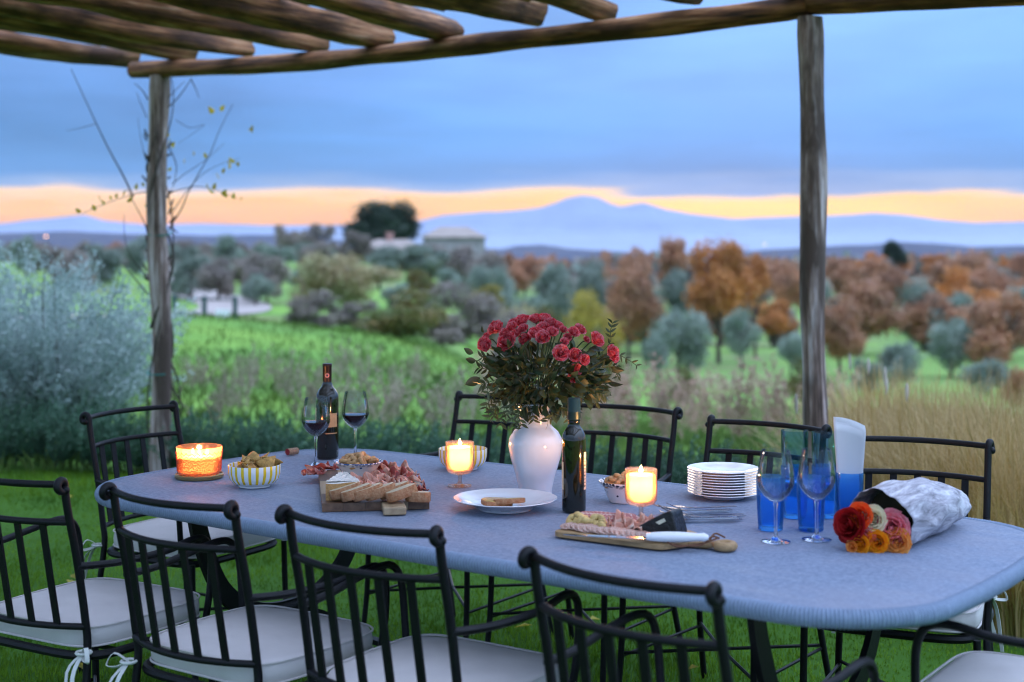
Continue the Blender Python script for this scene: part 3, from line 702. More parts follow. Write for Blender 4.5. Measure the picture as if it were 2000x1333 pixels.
# ------------------------------------------------------------------ farm buildings, path, fence
def house(px, d, w_, dp, ytop, rh, label, rz=0.0, chim=None, wins=()):
    X = (px-1000)*d/F; g = hz(X, d)-0.3; h = zat(ytop, d)-rh-g
    t = thing('farmhouse', label, 'farmhouse', (X, d, g), rz)
    b = MB(); b.box((0, 0, h/2), (w_, dp, h)).build('wall', M['stone'], t, smooth=False)
    b = MB(); e = 0.35; x = w_/2+e; y = dp/2+e
    V_ = [(-x, -y, h), (x, -y, h), (x, y, h), (-x, y, h), (-x*0.45, 0, h+rh), (x*0.45, 0, h+rh)]
    V_ += [(a, b_, c+0.18) for a, b_, c in V_]
    b.add(V_, [(0, 1, 7, 6), (1, 2, 8, 7), (2, 3, 9, 8), (3, 0, 6, 9), (6, 7, 11, 10), (7, 8, 11), (8, 9, 10, 11), (9, 6, 10), (0, 3, 2, 1)])
    rf = b.build('roof', M['tile'], t, smooth=False)
    if chim: b = MB(); b.box((chim, 0, h+rh), (0.9, 0.9, 2.0)); b.box((chim, 0, h+rh+1.1), (1.1, 1.1, 0.25)); b.build('chimney', M['chimney'], rf, smooth=False)
    for (wx, wz) in wins:
        b = MB(); b.box((wx, -dp/2-0.03, wz), (1.1, 0.12, 1.4)); wn = b.build('window', M['whitep'], t, smooth=False)
        b = MB(); b.box((wx, -dp/2-0.10, wz), (0.9, 0.04, 1.2)); b.build('pane', M['windowd'], wn, smooth=False)
house(886, 200, 8.0, 7, 445, 1.5, 'pale stone farmhouse with a low hipped roof, beneath the sky between pine and bouquet', 0.15, wins=[(-1.8, 4.6), (1.9, 4.6)])
house(765, 215, 9.5, 7, 470, 1.4, 'long low farm building with a pink chimney in front of the umbrella pine', -0.1, chim=-0.3, wins=[(-3.0, 2.2), (2.6, 2.2)])
def path():
    P = smoothpts([(-26, 150), (-25.5, 110), (-20.5, 84), (-16.5, 74), (-13, 66), (-12.2, 58), (-17, 52), (-26, 50), (-40, 52)], 8)if False else smoothpts([(-32, 140, 0), (-27, 112, 0), (-19.5, 88, 0), (-15.0, 74, 0), (-12.5, 63, 0), (-15, 55, 0), (-20, 53, 0), (-30, 54, 0)], 10)
    V = []; n = len(P)
    for i, p in enumerate(P):
        a = P[min(i+1, n-1)]-P[max(i-1, 0)]; s = Vector((-a.y, a.x, 0)).normalized()
        for k in range(-3, 4):
            q = p+s*k*0.55; V.append((q.x, q.y, hz(q.x, q.y)+0.06))
    Fq = [(i*7+k, i*7+k+1, (i+1)*7+k+1, (i+1)*7+k) for i in range(n-1) for k in range(6)]
    tag(obj('path', bulk('path', V, Fq, M['gravel'], k=4)), 'pale gravel track curving past the olives', kind='structure')
path()
def fence():
    t = thing('fence', 'low dark post fence with white boards beside the gravel track', 'fence', (0, 0, 0))
    pts = []
    for px in (340, 399, 459, 500, 320):
        d = 50; X = (px-1000)*d/F; g = hz(X, d); pts.append((X, d, g))
        if px < 480:
            b = MB(); b.tube([(X, d, g-0.2), (X, d, g+1.0)], 0.09, 8); b.tube([(X, d, g+1.0), (X, d, g+1.03)], [0.10, 0.05], 8); b.build('post', M['fencew'], t)
    for a, b_ in ((0, 1), (1, 2)):
        for h in (0.35, 0.9):
            b = MB(); b.tube([(pts[a][0], 50, pts[a][2]+h), (pts[b_][0], 50, pts[b_][2]+h)], 0.018, 6); b.build('rail', M['fencew'], t)
    for px, w_ in ((352, 24), (437, 28)):
        X = (px-1000)*50/F; b = MB(); b.box((X, 49.86, hz(X, 50)+0.42), (w_*50/F, 0.05, 0.26)); b.build('board', M['whitep'], t, smooth=False)
    o_ = Vector(pts[0]); t.location = o_
    for ch in t.children: ch.location = -o_
fence()
for px, py, d, lb in ((90, 463, 900, 'tiny glowing lamp in the far trees at the left'), (1494, 479, 1500, 'tiny glowing lamp on the far plain left of the right post')):
    X = (px-1000)*d/F; z = zat(py, d); g = hz(X, d); t = thing('street_lamp', lb, 'street lamp', (X, d, g))
    b = MB(); b.tube([(0, 0, 0), (0, 0, z-g)], 0.12, 6); b.build('pole', M['fencew'], t)
    b = MB(); b.blob((0, -0.3, z-g+0.2), 0.45); b.build('lamp', M['farlamp'], t)

# ------------------------------------------------------------------ grasses and near planting
def blades(n, x0, x1, y0, y1, h, wd, m, name, label, cat, seed, mask=None, lean=0.5, bend=True):
    rg = np.random.RandomState(seed); X = rg.uniform(x0, x1, n); Y = y0*((y1/y0)**rg.rand(n)) if y0 > 1 else rg.uniform(y0, y1, n)
    if mask is not None: k = mask(X, Y); X = X[k]; Y = Y[k]
    n = len(X); Z = hgt(X, Y)-0.004; a = rg.rand(n)*2*PI; hh = h*(0.5+rg.rand(n)*0.9)
    hh *= 0.75+0.5*np.sin(X*2.1+1)*np.sin(Y*2.7+X)
    D = np.stack([np.cos(a), np.sin(a), 0*a], -1); S = np.stack([-np.sin(a), np.cos(a), 0*a], -1)*wd*(1 if y1 < 12 else 1)
    l = (rg.rand(n)*lean)[:, None]*hh[:, None]; P = np.stack([X, Y, Z], -1); U = np.zeros((n, 3)); U[:, 2] = 1
    mid = P+U*hh[:, None]*0.55+D*l*0.3; tip = P+U*hh[:, None]*0.95+D*l
    V = np.stack([P-S, P+S, mid+S*0.7, tip, mid-S*0.7], 1).reshape(-1, 3)
    b = np.arange(n)*5; me = bulk(name, V, np.stack([b, b+1, b+2, b+3, b+4], -1), m, k=5)
    return tag(obj(name, me), label, cat, kind='stuff')
infr = lambda X, Y: (np.abs(X/Y) < 0.40)
blades(210000, -3.6, 3.4, 2.6, 9.2, 0.029, 0.0026, M['blade'], 'lawn_grass', 'short green lawn under the table and chairs', 'grass', 1, infr)
blades(60000, -16, 14, 9.0, 48, 0.16, 0.010, M['meadowb'], 'meadow_grass', 'rough green meadow grass beyond the planting', 'grass', 2, infr, 0.8)
def fallen_leaves():
    rg = random.Random(4)
    for k in range(26):
        d = rg.uniform(3.6, 8.6); X = rg.uniform(-0.36, 0.2)*d; b = MB(); s = rg.uniform(0.02, 0.04)
        b.add([(-s, 0, 0), (-s*0.2, s*0.6, 0.012), (s, 0, 0.004), (-s*0.2, -s*0.6, 0.008)], [(0, 1, 2), (0, 2, 3)])
        o = b.build('fallen_leaf', M['vineleaf'], smooth=False); o.location = (X, d, 0.034); o.rotation_euler = (rg.uniform(-.3, .3), rg.uniform(-.3, .3), rg.random()*6)
        tag(o, 'small yellow brown leaf fallen on the lawn', 'leaf', 'leaves fallen on the lawn')
fallen_leaves()
# shrub made of arching twigs with small leaves
def twig_shrub(name, label, cat, loc, n, L, spread, leafm, stemm, ln, lsz, seed, asp=3.5, up=1.0, lean=(0, 0), group=None, droop=0.5):
    rg = np.random.RandomState(seed); t = thing(name, label, cat, loc, group=group); b = MB(); C = []; A = []
    for k in range(n):
        a = rg.rand()*2*PI; e = rg.rand()**0.7*spread; l = L*(0.55+0.5*rg.rand()); r0 = 0.18*L*rg.rand()
        d0 = np.array([math.cos(a)*e, math.sin(a)*e, up]); d0 /= np.linalg.norm(d0)
        p = np.array([math.cos(a)*r0, math.sin(a)*r0, 0.0]); pts = [p.copy()]; dd = d0.copy()
        for s in range(6):
            dd = dd+np.array([lean[0], lean[1], -0.06*droop*s])*0.3+rg.randn(3)*0.09; dd /= np.linalg.norm(dd); p = p+dd*l/6; pts.append(p.copy())
        if k % 7 == 0: b.tube(pts, [0.006*L*(1-i/7.5) for i in range(7)], 4)
        P = np.array(pts); tt = 6*(0.15+0.85*rg.rand(ln)**0.8); i0 = np.minimum(tt.astype(int), 5); fr = (tt-i0)[:, None]
        C.append(P[i0]*(1-fr)+P[i0+1]*fr+rg.randn(ln, 3)*0.02*L); A.append((P[i0+1]-P[i0])/(l/6)+rg.randn(ln, 3)*0.7)
    C = np.concatenate(C); A = np.concatenate(A); C[:, 2] = np.maximum(C[:, 2], 0.02); A /= np.linalg.norm(A, axis=1)[:, None]
    B = np.cross(A, rg.randn(len(A), 3)); B /= np.linalg.norm(B, axis=1)[:, None]; s = lsz*(0.6+0.8*rg.rand(len(A)))[:, None]
    V = np.stack([C-A*s*asp/2, C+B*s/2, C+A*s*asp/2, C-B*s/2], 1).reshape(-1, 3)
    b.build('stems', M[stemm], t); obj('foliage', bulk('foliage', V, np.arange(len(V)).reshape(-1, 4), M[leafm], k=4), t)
    return t
twig_shrub('shrub', 'big feathery silver grey shrub filling the left edge', 'shrub', at(75, 10.4), 340, 1.42, 1.0, 'silver', 'bark', 130, 0.013, 1, 3.0)
twig_shrub('shrub', 'smaller silver grey shrub leaning towards the left post', 'shrub', at(165, 11.0), 150, 0.95, 0.85, 'silver', 'bark', 100, 0.011, 2, 3.6)
twig_shrub('shrub', 'silver grey shrub cut off by the left edge, behind the big one', 'shrub', at(-70, 11.5), 200, 1.5, 0.9, 'silver', 'bark', 110, 0.012, 3, 3.6)
rg = random.Random(12)
lbs = ['dark green shrub at the left edge under the silver shrub', 'dark green shrub in front of the silver shrub', 'dark green shrub left of the corner chair', 'rosemary bush left of the vine post', 'rosemary bush just right of the vine post',
       'rosemary bush behind the orange candle', 'rosemary bush behind the cork', 'rosemary bush behind the two red wine glasses', 'rosemary bush right of the red wine bottle', 'rosemary bush behind the left candle glass',
       'rosemary bush left of the white vase', 'rosemary bush behind the white vase', 'rosemary bush behind the chair back right of the vase', 'rosemary bush between the two right chair backs', 'rosemary bush left of the right post', 'rosemary bush at the foot of the right post']
for k, px in enumerate([20, 110, 190, 262, 365, 440, 520, 600, 690, 780, 865, 955, 1110, 1250, 1380, 1510]):
    d = 9.5-0.0012*px if k < 9 else 8.6-(px-780)*0.0016
    twig_shrub('rosemary_bush' if k > 2 else 'low_shrub', lbs[k], 'bush', at(px, d, 0), 130, 0.50 if k < 3 else 0.42, 1.1, 'rosemary', 'bark', 45, 0.007, 20+k, 5, lean=(0.25, 0))
for k in range(26):
    px = [330, 372, 415, 462, 505, 548, 590, 640, 690, 735, 775, 820, 868, 560, 660, 760, 850, 480, 390, 905, 1010, 1090, 610, 710, 800, 450][k]
    d = 11.5+rg.random()*10; p = at(px, d); p.z = hz(p.x, d)
    twig_shrub('dry_weed', 'tall greyish dry weed in the meadow behind the rosemary', 'weed', p, 12, 0.48+0.2*rg.random(), 0.35, 'greyweed', 'vinewood', 40, 0.013, 60+k, 4, group='dry weeds behind the rosemary', droop=0.1)
# vines in rows on the slope (pinkish bare stocks)
for k, (px, yb, d) in enumerate([(1135, 830, 15), (1195, 842, 14.5), (1230, 790, 19), (1290, 770, 21), (1305, 850, 14), (1345, 765, 22), (1378, 800, 17), (1420, 775, 21), (1440, 840, 15), (1500, 775, 20), (1525, 835, 15), (1170, 770, 22), (1075, 800, 18), (1020, 790, 19), (960, 800, 18), (1640, 800, 17)]):
    p = at(px, d); p.z = hz(p.x, d)
    twig_shrub('vine_plant', 'pinkish brown vine stock in the rows beyond the table', 'vine', p, 18, 0.95, 0.08, 'vinef', 'vinewood', 50, 0.018, 90+k, 3, group='vine stocks in rows', droop=0.1)
# ornamental grass on the right
def grass_tuft(name, label, loc, n, h, spread, ms, seed, heads=0, group=None):
    rg = np.random.RandomState(seed); t = thing(name, label, 'grass clump', loc, group=group)
    a = rg.rand(n)*2*PI; r0 = 0.22*rg.rand(n)**0.5; l = h*(0.5+0.6*rg.rand(n)); e = spread*rg.rand(n)**0.8
    P = np.stack([r0*np.cos(a), r0*np.sin(a), 0*a], -1); D = np.stack([np.cos(a), np.sin(a), 0*a], -1)
    a2 = a+rg.randn(n)*0.8; D2 = np.stack([np.cos(a2), np.sin(a2), 0*a], -1)
    S = np.stack([-np.sin(a), np.cos(a), 0*a], -1)*(0.0018+0.003*rg.rand(n)**3)[:, None]; U = np.array([0, 0, 1.0]); rows = []
    for s in range(5):
        q = s/4; c = P+U*(l*q*(1-0.35*e*q))[:, None]+D*(l*e*q**1.5*0.55)[:, None]+D2*(l*e*q**2.5*0.3)[:, None]; k = 1-0.8*q
        rows += [c-S*k, c+S*k]
    V = np.stack(rows, 1).reshape(-1, 3); b = (np.arange(n)*10)[:, None]
    Fq = np.concatenate([b+np.array([[2*s, 2*s+1, 2*s+3, 2*s+2]]) for s in range(4)], 1).reshape(-1, 4)
    obj('blades', bulk('blades', V, Fq, [M[m] for m in ms], mi=np.repeat(rg.randint(0, len(ms), n), 4), k=4), t)
    for k in range(heads):
        aa = rg.rand()*6.28; q = Vector((math.cos(aa)*0.2*rg.rand(), math.sin(aa)*0.2*rg.rand(), 0)); tip = q+Vector((math.cos(aa)*0.18, math.sin(aa)*0.18, h*(0.80+0.15*rg.rand())))
        mb = MB(); mb.tube([q, (q+tip)/2+Vector((0, 0, 0.05)), tip], 0.0025, 4); st = mb.build('stalk', M['straw'], t)
        mb = MB(); mb.blob(tip+Vector((0, 0, 0.05)), 0.036, 8, 6, (0.28, 0.28, 1.5), 0.1, seed=k); mb.build('plume', M['plume'], st)
    return t
gl_ = [(1655, 7.3, .8), (1740, 6.9, .8), (1820, 6.6, .85), (1900, 6.3, .85), (1975, 6.1, .9), (2050, 5.9, .9), (1690, 8.1, .8), (1790, 7.7, .85), (1880, 7.3, .85), (1965, 7.0, .9), (2040, 6.8, .95), (1720, 9.0, .85), (1840, 8.6, .85), (1950, 8.0, .9), (1640, 7.6, .45), (1690, 6.5, .55), (1770, 6.1, .6), (1850, 5.8, .65), (1930, 5.55, .6), (2010, 5.4, .6)]
wh = ['directly right of the right post', 'behind the standing napkins', 'behind the left half of the right chair back', 'behind the right half of the right chair back', 'right of the right chair back', 'at the right edge of the photo']
for k, (px, d, h) in enumerate(gl_):
    lb = ('straw coloured feathery grass clump '+wh[k]) if k < 6 else 'straw coloured feathery grass clump within the dense border on the right'
    grass_tuft('grass_clump', lb, at(px, d), 1500, h*0.84, 0.95, ['straw', 'straw', 'straw2'] if k < 14 else ['straw2', 'straw2', 'straw'], 30+k, heads=2 if k in (0, 6, 7, 11) else 0, group=None if k < 6 else 'dense straw grass border')
for k, (px, py) in enumerate([(1640, 745), (1668, 750), (1694, 745), (1650, 775), (1740, 765), (1778, 735), (1696, 785)]):
    pass
# ------------------------------------------------------------------ pergola of rough logs
def log(name, a, b, r, m, parent, seed=0, n=14, seg=18, bend=0.0, sag=0.0, taper=0.0, wob=0.12, label=None, cutend=True):
    a = Vector(a); b = Vector(b); L = (b-a).length; rg = random.Random(seed); ph = [rg.random()*6 for _ in range(8)]
    vs = []; zax = (b-a).normalized(); xax = (Vector((0, 0, 1))-zax*zax.z)
    xax = xax.normalized() if xax.length > 0.05 else Vector((1, 0, 0)); yax = zax.cross(xax); xax = yax.cross(zax)
    for i in range(seg+1):
        t = i/seg; rr_ = r*(1-taper*t)*(1+0.05*math.sin(5*t*L+ph[0])+0.03*math.sin(11*t*L+ph[1]))
        cx = -sag*4*t*(1-t)+bend*math.sin(3*t*PI+ph[2])+0.3*bend*math.sin(9*t+ph[6]); cy = bend*math.sin(2.2*t*PI+ph[3])
        if i in (0, seg) and cutend: rr_ *= 0.93
        for k in range(n):
            q = 2*PI*k/n; w_ = 1+wob*(0.5*math.sin(2*q+ph[4]+t*2)+0.35*math.sin(3*q+ph[5]+t*L*1.3)+0.22*math.sin(5*q+ph[7]+7*t*L))
            vs.append((cx+rr_*w_*math.cos(q), cy+rr_*w_*math.sin(q), t*L))
    mb = MB(); fs = [(i*n+k, i*n+(k+1) % n, (i+1)*n+(k+1) % n, (i+1)*n+k) for i in range(seg) for k in range(n)]
    fs += [tuple(reversed(range(n))), tuple(seg*n+k for k in range(n))]; mb.add(vs, fs)
    o = mb.build(name, M[m], parent, ang=55, label=label); mt = Matrix((xax, yax, zax)).transposed().to_4x4(); mt.translation = a; o.matrix_local = mt
    return o
def pergola():
    t = thing('pergola', 'rustic wooden pergola of rough round logs over the table', 'pergola')
    bl = Vector((-2.22, 8.96, 0)); u = Vector((0.841, -0.541, 0)); v = Vector((0.541, 0.841, 0)).normalized()
    bz = 2.56
    log('post', (-2.205, 8.96, -0.1), (-2.235, 8.96, 2.52), 0.066, 'post', t, 1, seg=30, bend=0.012, label='weathered left post wrapped in vine stems')
    log('post', (1.425, 6.62, -0.1), (1.385, 6.62, 2.515), 0.062, 'post', t, 2, seg=36, bend=0.008, taper=0.06, label='thick weathered right post with split bark', wob=0.2)
    # the beam bends: two logs butted over the right post
    def B(s, z=bz): p = bl+u*s; p.z = z; return p
    log('beam', B(-0.24, 2.566), B(4.29, 2.575), 0.056, 'log', t, 3, seg=40, sag=0.045, bend=0.008, taper=-0.05, label='long sagging front beam')
    log('beam', B(4.295, 2.575), B(9.2, 2.45), 0.058, 'log', t, 4, seg=24, bend=0.016, label='right front beam beyond the right post')
    rg = random.Random(5)
    for k, s in enumerate([-0.40, 0.12, 0.63, 1.15, 1.68, 2.19, 2.70, 3.14, 3.66, 4.22, 4.80, 5.4, 6.0, 6.6]):
        r = 0.070+rg.uniform(-0.006, 0.009); ov = 0.10+rg.random()*0.06
        a = B(s+0.02)+v*ov; z = bz+0.03-0.018*max(0, 4-abs(s-2)*2)/4+0.056+r*0.6
        a.z = z; b = a-v*6.6; b.z = z+0.02; b += u*rg.uniform(-0.04, 0.04)
        log('rafter', a, b, r, 'log', t, 10+k, seg=40, bend=0.028, wob=0.26, n=18)
    for k, s in enumerate([-0.16, 0.38, 0.9, 1.41, 1.93, 2.45, 2.92, 3.40, 3.94, 4.5, 5.1]):
        a = B(s)-v*(0.30+0.12*rg.random()); a.z = bz+0.03+0.056+0.10; b = a-v*6.0; b.z = a.z+0.02
        log('split_pole', a, b, 0.075, 'log', t, 30+k, seg=24, bend=0.015, wob=0.2)
    for k in range(16):
        w0 = 0.42+k*0.36; a = B(-0.55)-v*w0; a.z = bz+0.235; b = B(7.2)-v*w0; b.z = bz+0.245
        log('cross_pole', a, b, 0.045, 'log', t, 40+k, seg=24, bend=0.02, n=10)
    nb = bl-v*5.7
    log('beam', Vector((nb.x, nb.y, bz))-u*0.3, Vector((nb.x, nb.y, bz))+u*7.4, 0.058, 'log', t, 80, label='rear beam behind the viewer')
    log('post', (nb.x, nb.y, -0.1), (nb.x, nb.y, 2.52), 0.066, 'post', t, 81)
pergola()
# climbing vine on the left post
def leafshape(s, seed=0):
    rg = random.Random(seed); mb = MB(); c = rg.uniform(0.1, 0.5)*s
    mb.add([(0, 0, 0), (-0.32*s, 0.35*s, c*0.4), (-0.18*s, 0.8*s, c*0.2), (0, 1.0*s, -c*0.4), (0.2*s, 0.75*s, c*0.25), (0.3*s, 0.35*s, c*0.4), (0, 0.5*s, -0.02*s)],
           [(0, 6, 1), (1, 6, 2), (2, 6, 3), (3, 6, 4), (4, 6, 5), (5, 6, 0)]); return mb
def vine():
    t = thing('climbing_vine', 'thin climbing vine with yellowing leaves round the left post', 'climbing vine', (-2.22, 8.96, 0))
    S = 8.96/F
    def P(px, py, dy=0.0): return Vector(((px-313)*S*(1+dy/8.96), dy, CZ-(py-HY)*(8.96+dy)/F))
    def stem(pts, r=0.004, n=5): mb = MB(); q = smoothpts(pts, 6); k = len(q); mb.tube(q, [r*(1-0.65*i/k) for i in range(k)], n); return mb.build('stem', M['vinestem'], t)
    for s0, y0, y1, r in ((0, 150, 700, 0.008), (2.2, 190, 920, 0.007), (4.1, 260, 640, 0.009)):
        q = []; 
        for k in range(26):
            f = k/25; y = y1+(y0-y1)*f; a = s0+f*7; rr_ = 0.078+0.008*math.sin(9*f+s0); q.append(Vector((rr_*math.cos(a), rr_*math.sin(a)-0.0, CZ-(y-HY)*S)))
        stem(q, r, 6)
    for k in range(30):      # rough dead stubs hugging the post
        rg = random.Random(k); y = rg.uniform(230, 560); x = rg.choice((292, 333))+rg.uniform(-4, 4); stem([P(x, y, -0.03), P(x+(-1 if x < 313 else 1)*rg.uniform(3, 11), y-rg.uniform(4, 16), -0.02)], 0.008, 4)
    stem([P(262, 385), P(240, 340), P(218, 300), P(193, 250), P(170, 200), P(140, 135)], 0.006)
    stem([P(290, 470), P(285, 440), P(262, 395), P(250, 370)], 0.004); stem([P(292, 375), P(262, 380), P(215, 395), P(160, 418)], 0.0035)
    stem([P(190, 242), P(160, 250), P(130, 256)], 0.0025)
    stem([P(330, 210), P(350, 190), P(368, 165), P(376, 152)], 0.0045); stem([P(328, 195), P(345, 175), P(362, 160)], 0.0035); stem([P(374, 155), P(384, 175), P(390, 192)], 0.004)
    stem([P(330, 285), P(345, 320), P(344, 345), P(338, 370)], 0.004); stem([P(335, 440), P(355, 410), P(370, 375), P(398, 325), P(412, 300), P(430, 255), P(456, 204)], 0.0045)
    stem([P(338, 360), P(362, 340), P(400, 315), P(440, 280)], 0.003); stem([P(335, 420), P(365, 375), P(398, 340), P(430, 322), P(470, 310)], 0.003)
    stem([P(338, 375), P(380, 365), P(410, 368), P(440, 378), P(466, 388)], 0.003); stem([P(290, 195), P(280, 178), P(264, 163)], 0.005); stem([P(288, 230), P(275, 200), P(268, 180)], 0.003)
    stem([P(290, 575), P(265, 545), P(243, 520)], 0.005); stem([P(289, 540), P(262, 510), P(246, 470), P(243, 420)], 0.004); stem([P(290, 330), P(278, 280), P(270, 230)], 0.0025)
    stem([P(345, 235), P(372, 250), P(400, 245), P(350, 280)], 0.0025); stem([P(300, 700), P(330, 725), P(338, 760), P(356, 790), P(350, 820), P(345, 890)], 0.010, 6); stem([P(330, 700), P(348, 740), P(352, 790), P(336, 770)], 0.008, 6)
    stem([P(330, 445), P(342, 450), P(350, 455)], 0.007)
    mb = MB(); mb.torus((0, 0, CZ-(455-HY)*S), 0.075, 0.004, 20, 6, rotm('X', 0.25)); mb.build('tie', simple('green_tie', (0.02, 0.22, 0.18), 0.6), t)
    mb = MB(); mb.torus((0, 0, CZ-(728-HY)*S), 0.078, 0.004, 20, 6, rotm('X', 0.1)); mb.build('tie', MATS['green_tie'], t)
    L = [(421, 222, 15), (430, 218, 12), (485, 255, 12), (492, 260, 12), (320, 275, 22), (332, 285, 12), (445, 332, 16), (430, 350, 12), (440, 340, 10), (462, 318, 14), (468, 325, 12), (408, 310, 10), (418, 372, 12), (424, 378, 13), (436, 382, 13), (446, 386, 12), (456, 390, 11), (466, 393, 9), (412, 368, 8),
         (162, 416, 12), (185, 413, 12), (200, 396, 15), (206, 402, 11), (214, 392, 12), (226, 388, 9), (244, 386, 14), (250, 396, 14), (266, 372, 11), (280, 365, 8), (358, 320, 9), (380, 305, 9), (335, 290, 12), (332, 335, 10), (290, 348, 10), (284, 405, 10)]
    for k, (x, y, s) in enumerate(L):
        m = leafshape(s*S*1.25, k); o = m.build('leaf', M['vineleaf'], t, ang=None); o.location = P(x, y, R.uniform(-0.05, 0.05)); o.rotation_euler = (R.uniform(1.2, 2.6), R.uniform(-0.8, 0.8), R.uniform(-1.5, 1.5))
vine()

# ------------------------------------------------------------------ table
TC = Vector((0.035, 3.81, 0)); TU = Vector((0.805, -0.593, 0)); TRZ = math.atan2(-0.593, 0.805)
HL, HW = 1.235, 0.545
def sell(a, hl, hw, p=0.36):
    c, s = math.cos(a), math.sin(a); return Vector((hl*abs(c)**p*(1 if c > 0 else -1), hw*abs(s)**p*(1 if s > 0 else -1), 0))
def table():
    t = thing('table', 'long outdoor dining table with a grey stone look top and black iron trestles', 'table', TC, TRZ)
    n = 160
    def ring(hl, hw, z):
        pts = []
        for k in range(n):
            a = 2*PI*k/n; r = 0.36*0.62; cx = hl-r; cy = hw-r     # rounded rectangle with bowed sides
            # walk the perimeter evenly
            per = 4*(cx+cy)+2*PI*r; s = per*k/n; 
            segs = [(cy, 'e'), (PI/2*r, 'ne'), (2*cx, 'n'), (PI/2*r, 'nw'), (2*cy, 'w'), (PI/2*r, 'sw'), (2*cx, 's'), (PI/2*r, 'se'), (cy, 'e2')]
            for l, nm in segs:
                if s <= l: break
                s -= l
            q = s/r
            x, y = {'e': (hl, s), 'ne': (cx+r*math.cos(q), cy+r*math.sin(q)), 'n': (cx-s, hw), 'nw': (-cx-r*math.sin(q), cy+r*math.cos(q)), 'w': (-hl, cy-s),
                    'sw': (-cx-r*math.cos(q), -cy-r*math.sin(q)), 's': (-cx+s, -hw), 'se': (cx+r*math.sin(q), -cy-r*math.cos(q)), 'e2': (hl, -cy+s)}[nm]
            x += 0.045*math.copysign(1-(y/hw)**2, x)*min(1, abs(x)/hl)**2; y += 0.02*math.copysign(max(0, 1-(x/hl)**2), y)*min(1, abs(y)/hw)**2
            pts.append((x, y, z))
        return pts
    mb = MB(); rings = [ring(HL*f-0.018, HW*f-0.018, 0.75) for f in (0.3, 0.6, 0.85)]+[ring(HL-0.018, HW-0.018, 0.75)]
    vs = [(0, 0, 0.75)]+[p for r_ in rings for p in r_]
    fs = [(0, 1+k, 1+(k+1) % n) for k in range(n)]
    for j in range(len(rings)-1): fs += [(1+j*n+k, 1+(j+1)*n+k, 1+(j+1)*n+(k+1) % n, 1+j*n+(k+1) % n) for k in range(n)]
    b0 = 1+3*n; e = []
    for off, z in ((0.008, 0.748), (0.010, 0.742), (0.000, 0.713)): e.append(ring(HL-0.010+off-0.008, HW-0.010+off-0.008, z))
    st = len(vs); vs += [p for r_ in e for p in r_]; prev = b0
    for j in range(3):
        cur = st+j*n; fs += [(prev+k, cur+k, cur+(k+1) % n, prev+(k+1) % n) for k in range(n)]; prev = cur
    fs.append(tuple(prev+k for k in reversed(range(n))))
    mb.add(vs, fs); mb.build('tabletop', M['table'], t, ang=30)
    # corded border: closely wrapped piping over the rounded rim
    mm = MB(); NR_ = 900; base = ring(HL-0.003, HW-0.003, 0.732); B_ = [Vector(p) for p in base]; ks = 7
    cum = [0]; 
    for k in range(n): cum.append(cum[-1]+(B_[(k+1) % n]-B_[k]).length)
    tot = cum[-1]; j = 0; NC = int(tot/0.0080); pl = []
    for i in range(NC*4):
        s = tot*i/(NC*4)
        while cum[j+1] < s: j += 1
        f = (s-cum[j])/(cum[j+1]-cum[j]); p = B_[j]*(1-f)+B_[(j+1) % n]*f; d = (B_[(j+1) % n]-B_[j]).normalized(); o = Vector((d.y, -d.x, 0)); pl.append((p, o))
    vs = []; K = 11
    for i, (p, o) in enumerate(pl):
        g = (0.0, 0.0024, 0.0030, 0.0024)[i % 4]
        for k in range(K):
            a = math.radians(145-250*k/(K-1)); r = 0.0175+g; vs.append(p+o*(r*math.cos(a)*0.9-0.004)+Vector((0, 0, r*math.sin(a)+0.0005)))
    N2 = len(pl); mm.add(vs, [(i*K+k, i*K+k+1, ((i+1) % N2)*K+k+1, ((i+1) % N2)*K+k) for i in range(N2) for k in range(K-1)])
    mm.build('corded_border', M['cord'], t, ang=80)
    bars = []
    for sx, nm in ((-0.90, 'left'), (0.86, 'right')):
        up = [(sx, y, z) for y, z in ((-0.36, 0.70), (-0.335, 0.60), (-0.26, 0.45), (-0.14, 0.365), (0, 0.34), (0.14, 0.365), (0.26, 0.45), (0.335, 0.60), (0.36, 0.70))]
        dn = [(sx, y, z) for y, z in ((-0.37, 0.0), (-0.33, 0.10), (-0.24, 0.22), (-0.12, 0.29), (0, 0.31), (0.12, 0.29), (0.24, 0.22), (0.33, 0.10), (0.37, 0.0))]
        b = MB(); b.tube(smoothpts(up, 6), 1, flat=(0.055, 0.016), up=None); tr = b.build('trestle', M['iron'], t)
        b = MB(); b.tube(smoothpts(dn, 6), 1, flat=(0.055, 0.016)); b.build('leg', M['iron'], tr)
        b = MB(); b.box((sx, 0, 0.325), (0.09, 0.07, 0.028)); b.tube([(sx, -0.05, 0.345), (sx, 0.05, 0.345)], 0.02, 10); b.build('clamp', M['iron'], tr)
        b = MB(); b.box((sx, 0, 0.703), (0.06, 0.84, 0.012)); b.build('top_bracket', M['iron'], t)
    b = MB(); b.tube([(-0.90, 0, 0.325), (-0.5, 0, 0.30), (0.45, 0, 0.30), (0.86, 0, 0.325)], 1, flat=(0.028, 0.014)); b.build('stretcher', M['iron'], t)
    b = MB(); b.box((0, 0, 0.305), (0.13, 0.045, 0.05)); 
    for s in (-1, 1): b.torus((0.035*s, 0, 0.335), 0.022, 0.008, 16, 8, rotm('X', PI/2)); b.torus((0.035*s, 0, 0.275), 0.022, 0.008, 16, 8, rotm('X', PI/2))
    b.build('centre_ornament', M['iron'], t)
table()

